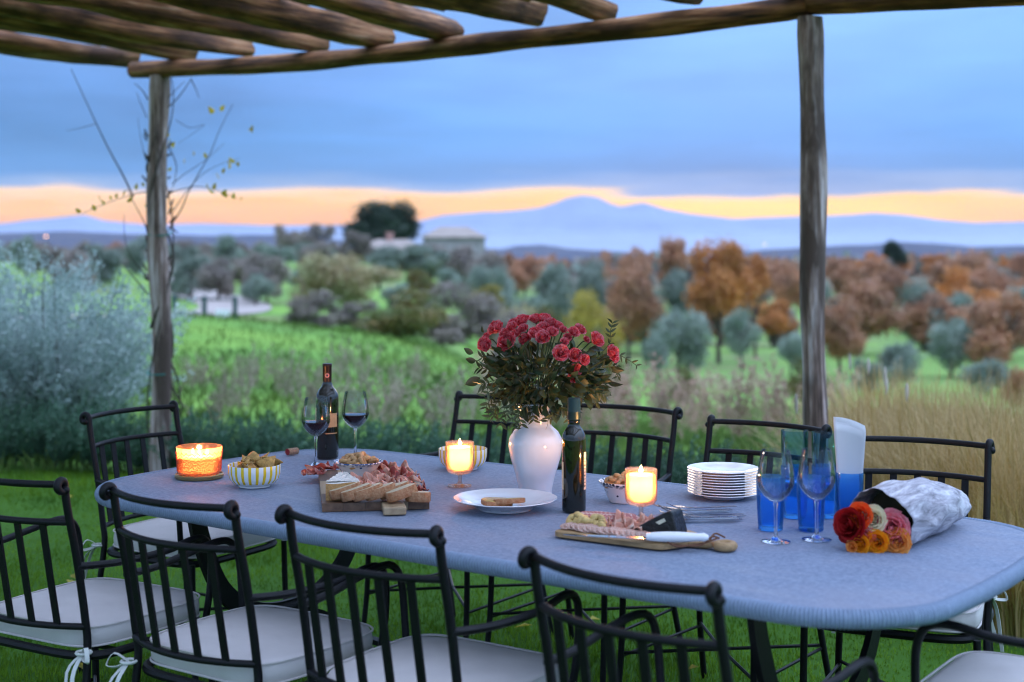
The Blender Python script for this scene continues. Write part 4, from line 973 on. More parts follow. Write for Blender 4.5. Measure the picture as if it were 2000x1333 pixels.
# ------------------------------------------------------------------ chairs
def make_chair(label):
    t = thing('chair', label, 'chair', group='wrought iron armchairs round the table')
    I = M['iron']; HBW = 0.205
    for s in (-1, 1):
        b = MB(); p = [(s*(HBW+0.03), -0.30, 0), (s*(HBW+0.015), -0.245, 0.22), (s*HBW, -0.215, 0.43), (s*HBW, -0.222, 0.52), (s*HBW, -0.25, 0.68), (s*HBW, -0.278, 0.80), (s*HBW, -0.288, 0.862)]
        sp_ = smoothpts(p, 4); ac = arc((-0.288-0.0135, 0.862), 0.0135, 0, 1.72*PI, 14, x=s*HBW)
        for i, q in enumerate(ac): q.x += s*0.010*i/14
        b.tube(sp_+ac[1:], [0.0102]*(len(sp_)+8)+[0.0100-0.0004*i for i in range(6)], 10); po = b.build('back_post', I, t)
        b = MB(); b.blob(ac[-1], 0.0105, 10, 8); b.build('scroll_end', I, po)
    def bow(z, y, dep=0.055, n=10): return [(HBW*(2*i/n-1), y-dep*(1-(2*i/n-1)**2), z) for i in range(n+1)]
    b = MB(); b.tube(bow(0.864, -0.289), 0.0090, 10); b.build('top_rail', I, t)
    b = MB(); b.tube(bow(0.768, -0.270), 0.0086, 10); b.build('back_rail', I, t)
    b = MB(); b.tube(bow(0.500, -0.222), 0.0088, 10); b.build('lower_rail', I, t)
    for k in range(5):
        x = HBW*(-0.68+0.34*k); d = 0.055*(1-(x/HBW)**2); b = MB()
        b.tube([(x, -0.270-d, 0.768), (x, -0.246-d, 0.63), (x, -0.222-d, 0.500)], 1, flat=(0.0205, 0.006), up=(0, 1, 0.15)); b.build('slat', I, t)
    for s in (-1, 1):
        b = MB(); b.tube(smoothpts([(s*HBW, -0.250, 0.655), (s*0.235, -0.13, 0.648), (s*0.262, 0.0, 0.655), (s*0.262, 0.10, 0.668), (s*0.260, 0.150, 0.655), (s*0.257, 0.172, 0.61), (s*0.25, 0.176, 0.52), (s*0.238, 0.17, 0.425)], 5), 0.0095, 9); b.build('arm', I, t)
        b = MB(); b.tube(smoothpts([(s*0.225, 0.205, 0.425), (s*0.228, 0.212, 0.2), (s*0.236, 0.235, 0.0)], 4), 0.0100, 9); b.build('leg', I, t)
        b = MB(); b.tube([(s*0.218, -0.25, 0.19), (s*0.228, 0.21, 0.19)], 0.0055, 6); b.tube([(s*0.218, -0.245, 0.20), (0, 0, 0.205), (s*-0.228, 0.21, 0.20)], 0.0055, 6); b.build('stretcher', I, t)
    b = MB(); fr = []
    for k in range(48):
        q = sell(2*PI*k/48, 0.228, 0.218, 0.42); fr.append(Vector((q.x, q.y-0.005, 0.42)))
    b.tube(fr+[fr[0]], 0.012, 8, cap=False)
    for y in (-0.11, 0, 0.11): b.tube([(-0.22, y, 0.415), (0.22, y, 0.415)], 1, flat=(0.02, 0.005))
    b.build('seat_frame', I, t)
    # cushion
    n = 64; b = MB(); vs = []; prof = [(0.0, 0.0), (0.5, 0.0), (0.9, -0.002), (0.975, -0.003), (1.0, -0.012), (1.008, -0.03), (1.0, -0.048), (0.975, -0.055), (0.6, -0.056), (0.0, -0.056)]
    rg = random.Random(3)
    for j, (f, dz) in enumerate(prof[1:-1]):
        for k in range(n):
            q = sell(2*PI*k/n, 0.222*f, 0.215*f, 0.36); back = 0.012 if q.y < -0.15 else 0
            vs.append((q.x*(1-0.06*(q.y < 0)*abs(q.y)/0.2), q.y+0.0, 0.492+dz+(0.012*(1-f*f) if j < 4 else 0)+0.0025*math.sin(q.x*31)*math.sin(q.y*27)))
    m_ = len(prof)-2; vs += [(0, 0, 0.504), (0, 0, 0.436)]; c0 = m_*n; c1 = c0+1
    fs = [(j*n+k, (j+1)*n+k, (j+1)*n+(k+1) % n, j*n+(k+1) % n) for j in range(m_-1) for k in range(n)]
    fs += [(c0, k, (k+1) % n) for k in range(n)]+[(c1, (m_-1)*n+(k+1) % n, (m_-1)*n+k) for k in range(n)]
    b.add(vs, fs); cu = b.build('cushion', M['cushion'], t, ang=None)
    for z, nm in ((0.489, 'piping'), (0.441, 'piping')):
        b = MB(); pts = [sell(2*PI*k/n, 0.2235, 0.2165, 0.36) for k in range(n)]; pts = [Vector((p.x*(1-0.06*(p.y < 0)*abs(p.y)/0.2), p.y, z)) for p in pts]
        b.tube(pts+[pts[0]], 0.0028, 6, cap=False); b.build(nm, M['piping'], cu)
    for s in (-1, 1):
        b = MB(); c = Vector((s*0.214, -0.235, 0.440))
        for r_ in ([(0, 0, 0), (s*0.03, -0.02, 0.02), (s*0.045, -0.03, -0.01), (s*0.02, -0.02, -0.012), (0, 0, 0)], [(0, 0, 0), (s*0.015, -0.05, -0.05), (s*0.03, -0.05, -0.17)], [(0, 0, 0), (-s*0.01, -0.045, -0.04), (s*0.012, -0.06, -0.14)]):
            b.tube(smoothpts([c+Vector(q) for q in r_], 4), 1, flat=(0.011, 0.0015))
        b.torus(c, 0.018, 0.004, 14, 6); b.build('tie', M['tie'], cu)
    return t
# (seat centre X, Y, facing angle measured from +Y towards +X in degrees, label)
CH = [(-1.125, 3.84, 31, 'black iron armchair at the lower left edge, leftmost of the near row'),
      (-0.621, 3.525, 35, 'black iron armchair second from the left in the near row'),
      (-0.157, 3.242, 34, 'black iron armchair third from the left in the near row'),
      (0.387, 2.760, 42, 'nearest black iron armchair, blurred at the bottom centre right'),
      (1.135, 3.09, -55, 'black iron armchair cut by the lower right corner, only arm and cushion in view'),
      (1.085, 3.97, 180+24, 'black iron armchair behind the wrapped roses, in front of the straw grass'),
      (0.645, 4.39, 180+38, 'black iron armchair behind the plate stack and blue tumblers'),
      (0.235, 4.86, 180+36, 'black iron armchair behind the vase and dark bottle'),
      (-0.215, 5.18, 180+36, 'black iron armchair behind the left candle glass, partly hidden by the bouquet'),
      (-1.085, 4.86, 121, 'black iron armchair at the left end of the table, in front of the vine post')]
c0 = make_chair(CH[0][3])
for k, (X, Y, a, lb) in enumerate(CH):
    c = c0 if k == 0 else copy_tree(c0)
    c.location = (X, Y, 0); c.rotation_euler = (0, 0, -math.radians(a)); c['label'] = lb
# ------------------------------------------------------------------ things on the table
TZ = 0.752
def P0(px, py, dz=0.0): v = T(px, py, 0.75+dz); v.z = TZ+dz; return v
def lamp(name, loc, w_, r, parent, c=(1.0, 0.47, 0.16)):
    l = bpy.data.lights.new(name, 'POINT'); l.energy = w_; l.color = c; l.shadow_soft_size = r
    o = bpy.data.objects.new(name, l); COL.objects.link(o); o.parent = parent; o.location = loc; return o
def flame(parent, z, h=0.022, x=0.0, y=0.0):
    b = MB(); b.tube([(x, y, z-0.006), (x+0.001, y, z+0.003)], 0.0008, 5); b.build('wick', M['black'], parent)
    b = MB(); b.lathe([(0.0, 0.0), (0.0034, 0.003), (0.0048, 0.007), (0.0042, 0.012), (0.0022, 0.018), (0.0, h)], 12, c=(x, y, z+0.001)); b.build('flame', M['flame'], parent)
# orange patterned candle bowl
def orange_candle():
    t = thing('candle_jar', 'lit candle in a wide orange patterned glass jar on a brass lid', 'candle', P0(389, 934))
    b = MB(); b.lathe([(0, 0), (0.070, 0), (0.0725, 0.003), (0.0725, 0.011), (0.070, 0.013), (0.068, 0.008), (0, 0.008)], 64); b.build('lid', M['gold'], t)
    z0 = 0.011; H = 0.082
    b = MB(); b.lathe([(0.0, z0), (0.060, z0), (0.064, z0+0.004), (0.0685, z0+H), (0.0675, z0+H+0.001), (0.0660, z0+H), (0.0625, z0+0.008), (0.0, z0+0.006)], 72); j = b.build('jar', M['orangeglass'], t)
    b = MB(); nc = 24; nr = 6
    for i in range(nc):
        for k in range(nr):
            z = z0+0.006+k*(H-0.022)/nr+0.004; dz = 0.0075
            for q, s in ((0, 1), (1, -1)):
                pts = []
                for m_ in range(2):
                    a = 2*PI*(i+(q+m_)*0.5)/nc; r = 0.0641+0.0045*(z-z0)/H+0.0006; pts.append((r*math.cos(a), r*math.sin(a), z+(dz*(m_ if s > 0 else 1-m_))+(0.003 if q else 0)))
                b.tube(pts, 0.0011, 4)
    b.build('relief', M['relief'], j)
    b = MB(); b.lathe([(0, z0+0.008), (0.0600, z0+0.008), (0.0640, z0+0.052), (0.061, z0+0.0535), (0, z0+0.052)], 64); b.build('wax', M['wax'], t)
    for k, (x, y) in enumerate(((0, 0), (-0.022, 0.012), (0.022, 0.010))): flame(t, z0+0.054, 0.018, x, y)
    lamp('candle_light', (0, 0, z0+0.068), 5.0, 0.005, t); lamp('wax_glow', (0, 0, z0+0.036), 1.5, 0.008, t, (1.0, 0.60, 0.34))
orange_candle()
def candle_glass(px, py, label, seed):
    t = thing('candle_glass', label, 'candle', P0(px, py))
    b = MB(); ribs = lambda a, i: 1+(0.012*math.cos(36*a) if 5 <= i <= 9 else 0)
    out = [(0.0, 0), (0.034, 0.0), (0.0345, 0.002), (0.012, 0.006), (0.006, 0.012), (0.0058, 0.030), (0.018, 0.0345), (0.034, 0.040), (0.0398, 0.050), (0.0412, 0.066), (0.0412, 0.128), (0.0405, 0.129), (0.0392, 0.128), (0.0390, 0.066), (0.036, 0.052), (0.026, 0.044), (0.0, 0.042)]
    b.lathe(out[:13], 144, wob=lambda a, i: 1+(0.010*math.cos(36*a) if 7 <= i <= 9 else 0)); b.lathe(out[12:], 72)
    b.build('glass', M['cupglass'], t)
    b = MB(); b.lathe([(0, 0.0435), (0.022, 0.0445), (0.034, 0.052), (0.0378, 0.066), (0.0380, 0.112), (0.036, 0.114), (0.0, 0.1125)], 48); b.build('wax', M['wax'], t)
    flame(t, 0.114, 0.024); lamp('candle_light', (0, 0, 0.132), 5.0, 0.005, t); lamp('wax_glow', (0, 0, 0.092), 2.0, 0.008, t)
candle_glass(898, 951, 'lit candle in a ribbed stemmed glass in front of the empty striped bowl', 1)
candle_glass(1252, 1016, 'lit candle in a ribbed stemmed glass behind the small charcuterie board', 2)
def striped_bowl(px, py, label, rz):
    t = thing('bowl', label, 'bowl', P0(px, py), rz, 'yellow striped bowls')
    b = MB(); b.lathe([(0, 0.004), (0.040, 0.004), (0.041, 0.0), (0.046, 0.0), (0.047, 0.005), (0.062, 0.012), (0.0715, 0.024), (0.0755, 0.040), (0.0762, 0.062), (0.0750, 0.0636), (0.0735, 0.062), (0.0725, 0.040), (0.068, 0.026), (0.058, 0.015), (0.04, 0.010), (0, 0.009)], 72)
    b.build('bowl', M['stripe'], t); return t
striped_bowl(497, 951, 'yellow and white striped bowl holding tortilla chips', 0.1)
striped_bowl(904, 917, 'yellow and white striped bowl standing empty behind the candle glass', 0.4)
c = P0(497, 951)
for k in range(17):
    a = k*2.4; r = 0.012+0.036*((k*0.37) % 1); s = 0.027+0.006*((k*0.61) % 1)
    mb = MB()
    def chip(u_, v_, s=s, k=k):
        x = (v_-0.5)*2*s*(1-u_*0.95); y = (u_-0.35)*1.7*s; return (x, y, 0.010*math.sin(u_*3+k)*(1)+9*(x*x)*(1 if k % 2 else -1))
    mb.grid(chip, 6, 6); o = mb.build('tortilla_chip', M['chip'], ang=None); md = o.modifiers.new('solid', 'SOLIDIFY'); md.thickness = 0.0016
    o.location = c+Vector((r*math.cos(a), r*math.sin(a), 0.050+0.004*(k % 5)+(0.012 if r < 0.03 else 0))); o.rotation_euler = (R.uniform(0.1, 1.0)*(1 if k % 2 else -1), R.uniform(-0.6, 0.6), a)
    tag(o, 'curved golden tortilla chip in the heap in the striped bowl', 'chip', 'tortilla chips in the striped bowl')
# cork
t = thing('cork', 'wine stained cork lying on its side left of the red wine glass', 'cork', P0(571, 890)+Vector((0, 0, 0.0115)), -0.75)
b = MB(); b.tube([(0, -0.02, 0), (0, 0.02, 0)], 0.0112, 20); b.build('body', M['cork'], t)
b = MB(); b.tube([(0, -0.0212, 0), (0, -0.020, 0)], 0.0112, 20); b.build('stained_end', M['corkred'], t)
# wine glasses
def wineglass(px, py, label, wine, scale=1.0):
    t = thing('wine_glass', label, 'wine glass', P0(px, py))
    prof = [(0, 0.0), (0.034, 0.0), (0.0355, 0.0012), (0.030, 0.0028), (0.012, 0.006), (0.0055, 0.012), (0.0040, 0.028), (0.0038, 0.075), (0.0052, 0.088), (0.014, 0.096), (0.028, 0.108), (0.040, 0.124), (0.0455, 0.140), (0.0445, 0.158), (0.0400, 0.185), (0.0345, 0.214), (0.0338, 0.2155), (0.0331, 0.214), (0.0388, 0.185), (0.0432, 0.158), (0.0440, 0.140), (0.0386, 0.125), (0.0265, 0.110), (0.012, 0.100), (0, 0.098)]
    prof = [(r*scale, z*1.0) for r, z in prof]
    b = MB(); b.lathe([(0, 0.0945)]+prof[9:], 64); b.build('bowl', M['glass'], t, ang=60)
    b = MB(); b.lathe(prof[:9]+[(0.0058, 0.0925), (0.0, 0.0935)], 48); b.build('stem', M['solidglass'], t, ang=60)
    if wine:
        b = MB(); q = 0.985*scale; b.lathe([(0, 0.0985), (0.012*q, 0.1005), (0.0265*q, 0.1105), (0.0386*q, 0.1253), (0.0437*q, 0.1385), (0.0438*q, 0.1400), (0.0425*q, 0.1402), (0, 0.1402)], 56); b.build('wine', M['wine'], t, ang=50)
wineglass(617, 911, 'glass of red wine standing in front of the wine bottle, left one of the pair', True)
wineglass(694, 893, 'glass of red wine to the right of the wine bottle', True)
wineglass(1515, 1060, 'empty clear wine glass in front of the blue tumblers, left one of two', False, 0.98)
wineglass(1595, 1056, 'empty clear wine glass in front of the blue tumblers, next to the roses', False, 0.98)
# bottles
t = thing('wine_bottle', 'dark red wine bottle with a pink seal on the neck behind the wine glass', 'wine bottle', P0(639, 896))
b = MB(); b.lathe([(0, 0.004), (0.030, 0.0), (0.036, 0.003), (0.0375, 0.009), (0.0375, 0.195), (0.0355, 0.210), (0.028, 0.224), (0.019, 0.235), (0.0150, 0.247), (0.0142, 0.26), (0.0140, 0.30), (0, 0.30)], 64); b.build('body', M['bottle'], t)
b = MB(); b.lathe([(0.0146, 0.243), (0.0148, 0.250), (0.0146, 0.298), (0.0155, 0.300), (0.0155, 0.309), (0.0145, 0.3105), (0, 0.3105)], 40); cp = b.build('capsule', M['foil'], t)
def patch(r, a0, a1, z0, z1, n=16):
    mb = MB(); mb.grid(lambda u_, v_: (r*math.cos(a0+(a1-a0)*u_), r*math.sin(a0+(a1-a0)*u_), z0+(z1-z0)*v_), n, 2); return mb
def disc_on(r, ac, zc, rad, hole=0.0, n=28, off=0.0):
    mb = MB(); vs = []
    for rr_ in (hole, rad*0.5+hole*0.5, rad):
        for k in range(n): q = 2*PI*k/n; x = rr_*math.cos(q); vs.append(((r+off)*math.cos(ac+x/r), (r+off)*math.sin(ac+x/r), zc+rr_*math.sin(q)))
    mb.add(vs, [(j*n+k, j*n+(k+1) % n, (j+1)*n+(k+1) % n, (j+1)*n+k) for j in range(2) for k in range(n)]); return mb
cam_a = -PI/2+0.12
disc_on(0.0149, cam_a, 0.272, 0.0076, 0.0).build('seal', M['sealp'], cp); disc_on(0.0149, cam_a, 0.272, 0.0032, 0.0, off=0.0004).build('seal_emblem', M['black'], cp)
patch(0.0379, -1.35, -0.45, 0.105, 0.150).build('label', M['labelp'], t); patch(0.0379, -1.6, -0.45, 0.083, 0.086).build('label_line', M['labelp'], t)
patch(0.0379, 0.6, 3.6, 0.06, 0.165, 30).build('label', M['creamlabel'], t)
t = thing('oil_bottle', 'slim dark bottle with a green foil cap standing between vase and candle', 'bottle', P0(1121, 1001), -0.1)
b = MB(); b.lathe([(0, 0.004), (0.026, 0.0), (0.0305, 0.003), (0.0315, 0.008), (0.0312, 0.188), (0.0295, 0.203), (0.022, 0.217), (0.0162, 0.225), (0.0155, 0.236), (0.0168, 0.238), (0.0168, 0.244), (0.0155, 0.246), (0.0155, 0.25), (0, 0.25)], 64); b.build('body', M['bottle'], t)
b = MB(); b.lathe([(0.0172, 0.243), (0.0178, 0.244), (0.0174, 0.262), (0.0178, 0.263), (0.0172, 0.2645), (0.0170, 0.296), (0.0163, 0.298), (0, 0.2985)], 40); b.build('cap', M['greenfoil'], t)
patch(0.0318, -0.55, 1.3, 0.060, 0.158, 24).build('label', M['creamlabel'], t); patch(0.0318, 1.9, 3.75, 0.060, 0.132, 24).build('label', M['creamlabel'], t)
mb = MB()
for k in range(9): mb.box((0.0322*math.cos(-0.42), 0.0322*math.sin(-0.42), 0.070+k*0.009), (0.0006, 0.006, 0.0022 if k % 3 else 0.004), Matrix.Rotation(-0.42, 3, 'Z'))
mb.build('label_print', M['black'], t, smooth=False)
# plate with bread
def wavy(prof, n=96, amp=0.018, lob=10, i0=3):
    mb = MB(); mb.lathe(prof, n, wob=lambda a, i: 1+(amp*(abs(math.cos(lob*a/2))**0.6-0.5) if i >= i0 and i < len(prof)-3 else 0)); return mb
pp = [(0, 0.004), (0.062, 0.004), (0.064, 0.0), (0.070, 0.0), (0.072, 0.005), (0.088, 0.012), (0.100, 0.019), (0.130, 0.027), (0.137, 0.030), (0.136, 0.0315), (0.129, 0.030), (0.099, 0.022), (0.086, 0.0155), (0.070, 0.0095), (0, 0.008)]
t = thing('plate', 'white wavy rimmed plate with oiled bread in front of the vase', 'plate', P0(987, 996)); wavy(pp, i0=4).build('plate', M['white'], t)
def slab(out, th, amp=0.0, seed=0, rnd=0.15):
    """bread or cheese slab: outline in xy, thickness along z, slightly rounded"""
    mb = MB(); n = len(out); vs = []; cx = sum(p[0] for p in out)/n; cy = sum(p[1] for p in out)/n
    for f, z in ((0.93, 0), (1, th*rnd), (1, th*(1-rnd)), (0.93, th)): vs += [(cx+(p[0]-cx)*f, cy+(p[1]-cy)*f, z) for p in out]
    fs = [(j*n+k, j*n+(k+1) % n, (j+1)*n+(k+1) % n, (j+1)*n+k) for j in range(3) for k in range(n)]; mb.add(vs, fs)
    mb.m = [1]*len(mb.f); mb.mi = 0; mb.f.append(tuple(3*n+k for k in range(n))); mb.m.append(0); mb.f.append(tuple(reversed(range(n)))); mb.m.append(0); return mb
def bread_out(l, w_, seed=0, n=28):
    rg = random.Random(seed); ph = rg.random()*6; return [(l/2*abs(math.cos(a))**0.75*(1 if math.cos(a) > 0 else -1)*(1+0.03*math.sin(3*a+ph)), w_/2*abs(math.sin(a))**0.75*(1 if math.sin(a) > 0 else -1)*(1+0.04*math.sin(4*a+ph))) for a in [2*PI*k/n for k in range(n)]]
pc = P0(987, 996)
for k, (dx, dy, dz, rx, rz, lb) in enumerate(((-0.022, 0.004, 0.011, 0.10, 0.25, 'left slice of oiled bread on the white plate, tucked under the other'), (0.010, -0.006, 0.016, -0.12, -0.08, 'right slice of oiled bread on the white plate, lying on top'))):
    o = slab(bread_out(0.085, 0.055, k), 0.013).build('bread_slice', [M['toast'], M['crust']], ang=50); o.location = pc+Vector((dx, dy, dz)); o.rotation_euler = (rx, 0.06*(1-2*k), rz); tag(o, lb, 'bread', 'bread on the white plate')
# stack of plates
pc = P0(1413, 972); pl = [(0, 0.003), (0.050, 0.003), (0.052, 0.0), (0.058, 0.0), (0.060, 0.004), (0.072, 0.010), (0.097, 0.0135), (0.0995, 0.0150), (0.0985, 0.0168), (0.096, 0.0162), (0.071, 0.0125), (0.060, 0.0075), (0, 0.0060)]
ords = ['bottom', 'second from the bottom', 'third from the bottom', 'fourth from the bottom', 'fifth from the bottom', 'fifth from the top', 'fourth from the top', 'third from the top', 'second from the top', 'top']
pm = wavy(pl, 120, 0.012, 12, 5).mesh('plate', M['white'])
for k in range(10):
    o = obj('plate', pm); o.location = pc+Vector((R.uniform(-.0010, .0010), R.uniform(-.001, .001), k*0.0072)); o.rotation_euler = (0, 0, 0.02*R.random())
    tag(o, ords[k]+' white plate in the stack of ten left of the tumblers', 'plate', 'stacked white plates')
# spatterware bowls with crackers
def spat(px, py, z, m, label, s=1.0, h=0.056):
    v = T(px, py, 0.75+z); v.z = TZ+z; t = thing('bowl', label, 'bowl', v, 0.3)
    b = MB(); b.lathe([(0, 0.003), (0.034, 0.003), (0.036, 0), (0.040, 0), (0.048, 0.018), (0.060, h-0.012), (0.066, h-0.007), (0.072, h-0.001), (0.0715, h+0.0015), (0.068, h+0.001), (0.060, h-0.006), (0.050, 0.024), (0.036, 0.009), (0, 0.008)], 64)
    b.v = [(x*s, y*s, z_) for x, y, z_ in b.v]; b.build('bowl', M[m], t); return v
def crackers(v, n, r, h, lb, gp, seed):
    rg = random.Random(seed)
    for k in range(n):
        a = k*2.4; q = r*math.sqrt((k+0.5)/n); b = MB(); b.torus((0, 0, 0), 0.0105, 0.0068, 18, 8, wob=0.12, seed=k+seed)
        o = b.build('cracker_ring', M['cracker'], ang=None); o.location = v+Vector((q*math.cos(a), q*math.sin(a), h+0.020*(1-(q/r)**2)+0.004*rg.random())); o.rotation_euler = (rg.uniform(-1, 1), rg.uniform(-0.9, 0.9), rg.random()*6); tag(o, lb, 'cracker', gp)
v = spat(700, 936, 0.022, 'spatblue', 'white bowl with blue spatter rim full of cracker rings on the long board', 1.0, 0.05); crackers(v, 17, 0.050, 0.042, 'small baked cracker ring heaped in the blue spatter bowl', 'cracker rings in the blue spatter bowl', 1)
v = spat(1217, 981, 0, 'spatblack', 'white bowl with black spatter rim half hidden behind the right candle', 0.93, 0.055); crackers(v, 14, 0.044, 0.043, 'small baked cracker ring heaped in the black spatter bowl', 'cracker rings in the black spatter bowl', 2)
# ------------------------------------------------------------------ long board with bread, cheese and ham
NL = T(629, 1002, 0.75); NRt = T(841, 996, 0.75); FL = T(597, 931, 0.75)
ex = (NRt-NL).normalized(); bw = (NRt-NL).length*0.99; eyv = Vector((-ex.y, ex.x, 0)); bl_ = 0.56; brz = math.atan2(ex.y, ex.x)
BO = Vector((NL.x, NL.y, TZ)); BH = 0.022
def board1():
    t = thing('cutting_board', 'long block wood serving board with a stub handle, carrying bread, ham and cheese', 'cutting board', BO, brz)
    nb = 5; wv = bw/nb
    k = 0
    for i in range(nb):
        y = 0.0; j = 0
        while y < bl_-0.001:
            L = min([0.15, 0.21, 0.12, 0.18][(i*3+j) % 4], bl_-y)
            if bl_-y-L < 0.05: L = bl_-y
            b = MB(); x0, x1 = i*wv+0.0003, (i+1)*wv-0.0003; b.box(((x0+x1)/2, y+L/2, BH/2), (x1-x0, L-0.0006, BH)); b.build('block', M['butcher'], t, smooth=False); y += L; j += 1
    b = MB(); 
    xs_ = [bw*0.62, bw*0.62+0.07]
    b.box((bw*0.655, -0.040, BH/2+0.0005), (0.060, 0.082, BH-0.001)); hnd = b.build('handle', M['butcher'], t, smooth=False); md = hnd.modifiers.new('bevel', 'BEVEL'); md.width = 0.004; md.segments = 3
board1()
def on1(u_, v_, dz=0): p = BO+ex*(u_*bw)+eyv*(v_*bl_); p.z = TZ+BH+dz; return p
# cheese wedge
t = thing('cheese_wedge', 'wedge of white topped cheese with orange rind on the left of the long board', 'cheese', on1(0.20, 0.085), brz-0.02)
b = MB(); h = 0.046; nA = 9; A_ = [(0.046*math.sin(-1+2*k/(nA-1))/math.sin(1), -0.010+0.010*(1-math.cos(-1+2*k/(nA-1)))) for k in range(nA)]
out = A_+[(0.012, 0.170), (-0.010, 0.170)]; n = len(out)
b.add([(x, y, 0) for x, y in out]+[(x, y, h+0.002*math.sin(60*x)) for x, y in out], [(k, (k+1) % n, n+(k+1) % n, n+k) for k in range(n)]+[tuple(reversed(range(n))), tuple(range(n, 2*n))]); b.m = [0 if 0 <= k < nA-1 else 1 for k in range(n)]+[0, 2]
b.build('wedge', [M['rind'], M['cheese'], M['cheesetop']], t, smooth=False)
b = MB(); b.grid(lambda u_, v_: (((u_-0.5)*2*(0.040*(1-v_)+0.006)), 0.004+v_*0.150, h+0.003+0.003*math.sin(u_*17+v_*8)*math.sin(v_*23)+0.002*math.sin(u_*40)), 14, 22); b.build('mould_crust', M['cheesetop'], t, ang=None)
# bread slices, overlapping row
for k, (px, py, rz, tl, lb) in enumerate([(676, 981, 0.62, 0.42, 'leftmost bread slice of the overlapping row, next to the cheese'), (699, 984, 0.60, 0.48, 'second bread slice from the left in the overlapping row'), (719, 984, 0.60, 0.50, 'third bread slice from the left in the overlapping row'),
        (744, 983, 0.58, 0.50, 'middle bread slice of the overlapping row'), (772, 980, 0.60, 0.46, 'thick bread slice third from the right end of the row'), (786, 985, 0.66, 0.40, 'bread slice second from the right end of the row'), (816, 984, -0.06, 0.05, 'rightmost bread slice, lying flat at the corner of the long board')]):
    o = slab(bread_out(0.086 if k < 6 else 0.066, 0.050, k+5), 0.026, rnd=0.1).build('bread_slice', [M['crumb'], M['crust']], ang=50)
    p = T(px, py, 0.75+BH); p.z = TZ+BH+(0.013 if k < 6 else 0.001); o.location = p+Vector((0, 0.012, 0)); o.rotation_euler = Euler((0.10, 0.0, 0)).to_matrix().to_euler()
    m_ = Matrix.Rotation(rz-0.22, 3, 'Z') @ Matrix.Rotation(-0.26 if k < 6 else 0, 3, 'Y') @ Matrix.Rotation(-0.10, 3, 'X'); o.rotation_euler = m_.to_euler(); tag(o, lb, 'bread', 'bread slices on the long board')
# ham
def ham(loc, l, w_, m, label, gp, seed, rz=0.0, h=0.022, folds=2.5):
    rg = random.Random(seed); p1, p2, p3 = (rg.random()*6 for _ in range(3))
    def S(u_, v_):
        x = (u_-0.5)*l; y = (v_-0.5)*w_*(0.75+0.25*math.sin(u_*4+p1)); z = h*(0.5+0.5*math.sin(folds*2*PI*u_+p2+1.4*math.sin(v_*3+p3)))*(0.55+0.45*math.sin(v_*PI))
        x += 0.35*h*math.cos(folds*2*PI*u_+p2+v_*2); z += 0.004*math.sin(v_*9+p3+u_*11)*1.0; return (x, y+0.006*math.sin(u_*13+p1), max(z, 0)+0.002)
    b = MB(); b.grid(S, 30, 14); o = b.build('ham_slice', M[m], ang=None); md = o.modifiers.new('solid', 'SOLIDIFY'); md.thickness = 0.0014
    o.location = loc; o.rotation_euler = (0, 0, rz); return tag(o, label, 'ham', gp)
hl = [(610, 929, 0.07, 0.045, 'speck', 'dark red ham folded at the far left corner of the long board', 0.5, .014), (626, 921, 0.08, 0.05, 'speck', 'dark red ham folds lying behind the cheese wedge', 0.8, .018), (655, 918, 0.06, 0.04, 'speck', 'small dark red ham fold touching the blue spatter bowl', 0.2, .012),
      (706, 962, 0.10, 0.055, 'ham', 'pale pink ham ruffle directly behind the left bread slices', 0.1, .026), (716, 950, 0.09, 0.05, 'ham', 'pale ham ruffle in front of the blue spatter bowl', -0.1, .028), (738, 962, 0.10, 0.05, 'ham', 'pale ham folds behind the middle bread slices', 0.5, .026), (752, 942, 0.09, 0.06, 'ham', 'pink ham folds right of the blue spatter bowl', 0.9, .030),
      (760, 957, 0.09, 0.05, 'ham', 'pink ham fold behind the thick bread slice', -0.3, .026), (770, 927, 0.09, 0.06, 'ham', 'pale ham slice draped at the far right of the long board', 0.4, .028), (778, 943, 0.08, 0.055, 'speck', 'dark red rolled ham at the right side of the long board', 0.2, .034), (790, 935, 0.06, 0.045, 'ham', 'pale ham curl beyond the dark rolled ham', 0.8, .024),
      (798, 962, 0.08, 0.05, 'speck', 'dark red ham behind the rightmost bread slice', -0.4, .026), (812, 967, 0.06, 0.035, 'speck', 'small dark red ham strip at the right edge of the long board', 0.6, .018), (745, 925, 0.07, 0.05, 'speck', 'dark red ham curled against the right of the blue spatter bowl', 1.0, .03), (800, 950, 0.07, 0.045, 'ham', 'pale ham slice with a fat rim at the right edge', 0.3, .022)]
for k, (px, py, l, w_, m, lb, rz, h) in enumerate(hl):
    p = T(px, py, 0.75+BH); p.z = TZ+BH+0.001+(0.004 if 3 <= k else 0); ham(p, l, w_, m, lb, 'ham on the long board', k, rz, h)

# ------------------------------------------------------------------ small board, knife, salami
A = T(1078, 1052, 0.75); B_ = T(1302, 1081, 0.75); e2 = (B_-A).normalized(); f2 = Vector((-e2.y, e2.x, 0)); L2 = (B_-A).length; r2z = math.atan2(e2.y, e2.x); O2 = Vector((A.x, A.y, TZ)); W2 = 0.185; H2 = 0.018
t = thing('cutting_board', 'small pale wooden board with a round ring handle, carrying salami and black cheese', 'cutting board', O2, r2z)
out = []
def crn(cx, cy, r, a0): return [(cx+r*math.cos(math.radians(a0+15*k)), cy+r*math.sin(math.radians(a0+15*k))) for k in range(7)]
out += crn(0.02, 0.02, 0.02, 180)+[(L2*0.5, 0)]+crn(L2-0.03, 0.03, 0.03, 270)[:5]+[(L2+0.02, 0.072), (L2+0.075, 0.082), (L2+0.075, 0.104), (L2+0.02, 0.114)]+crn(L2-0.03, W2-0.03, 0.03, 0)[2:]+crn(0.02, W2-0.02, 0.02, 90)
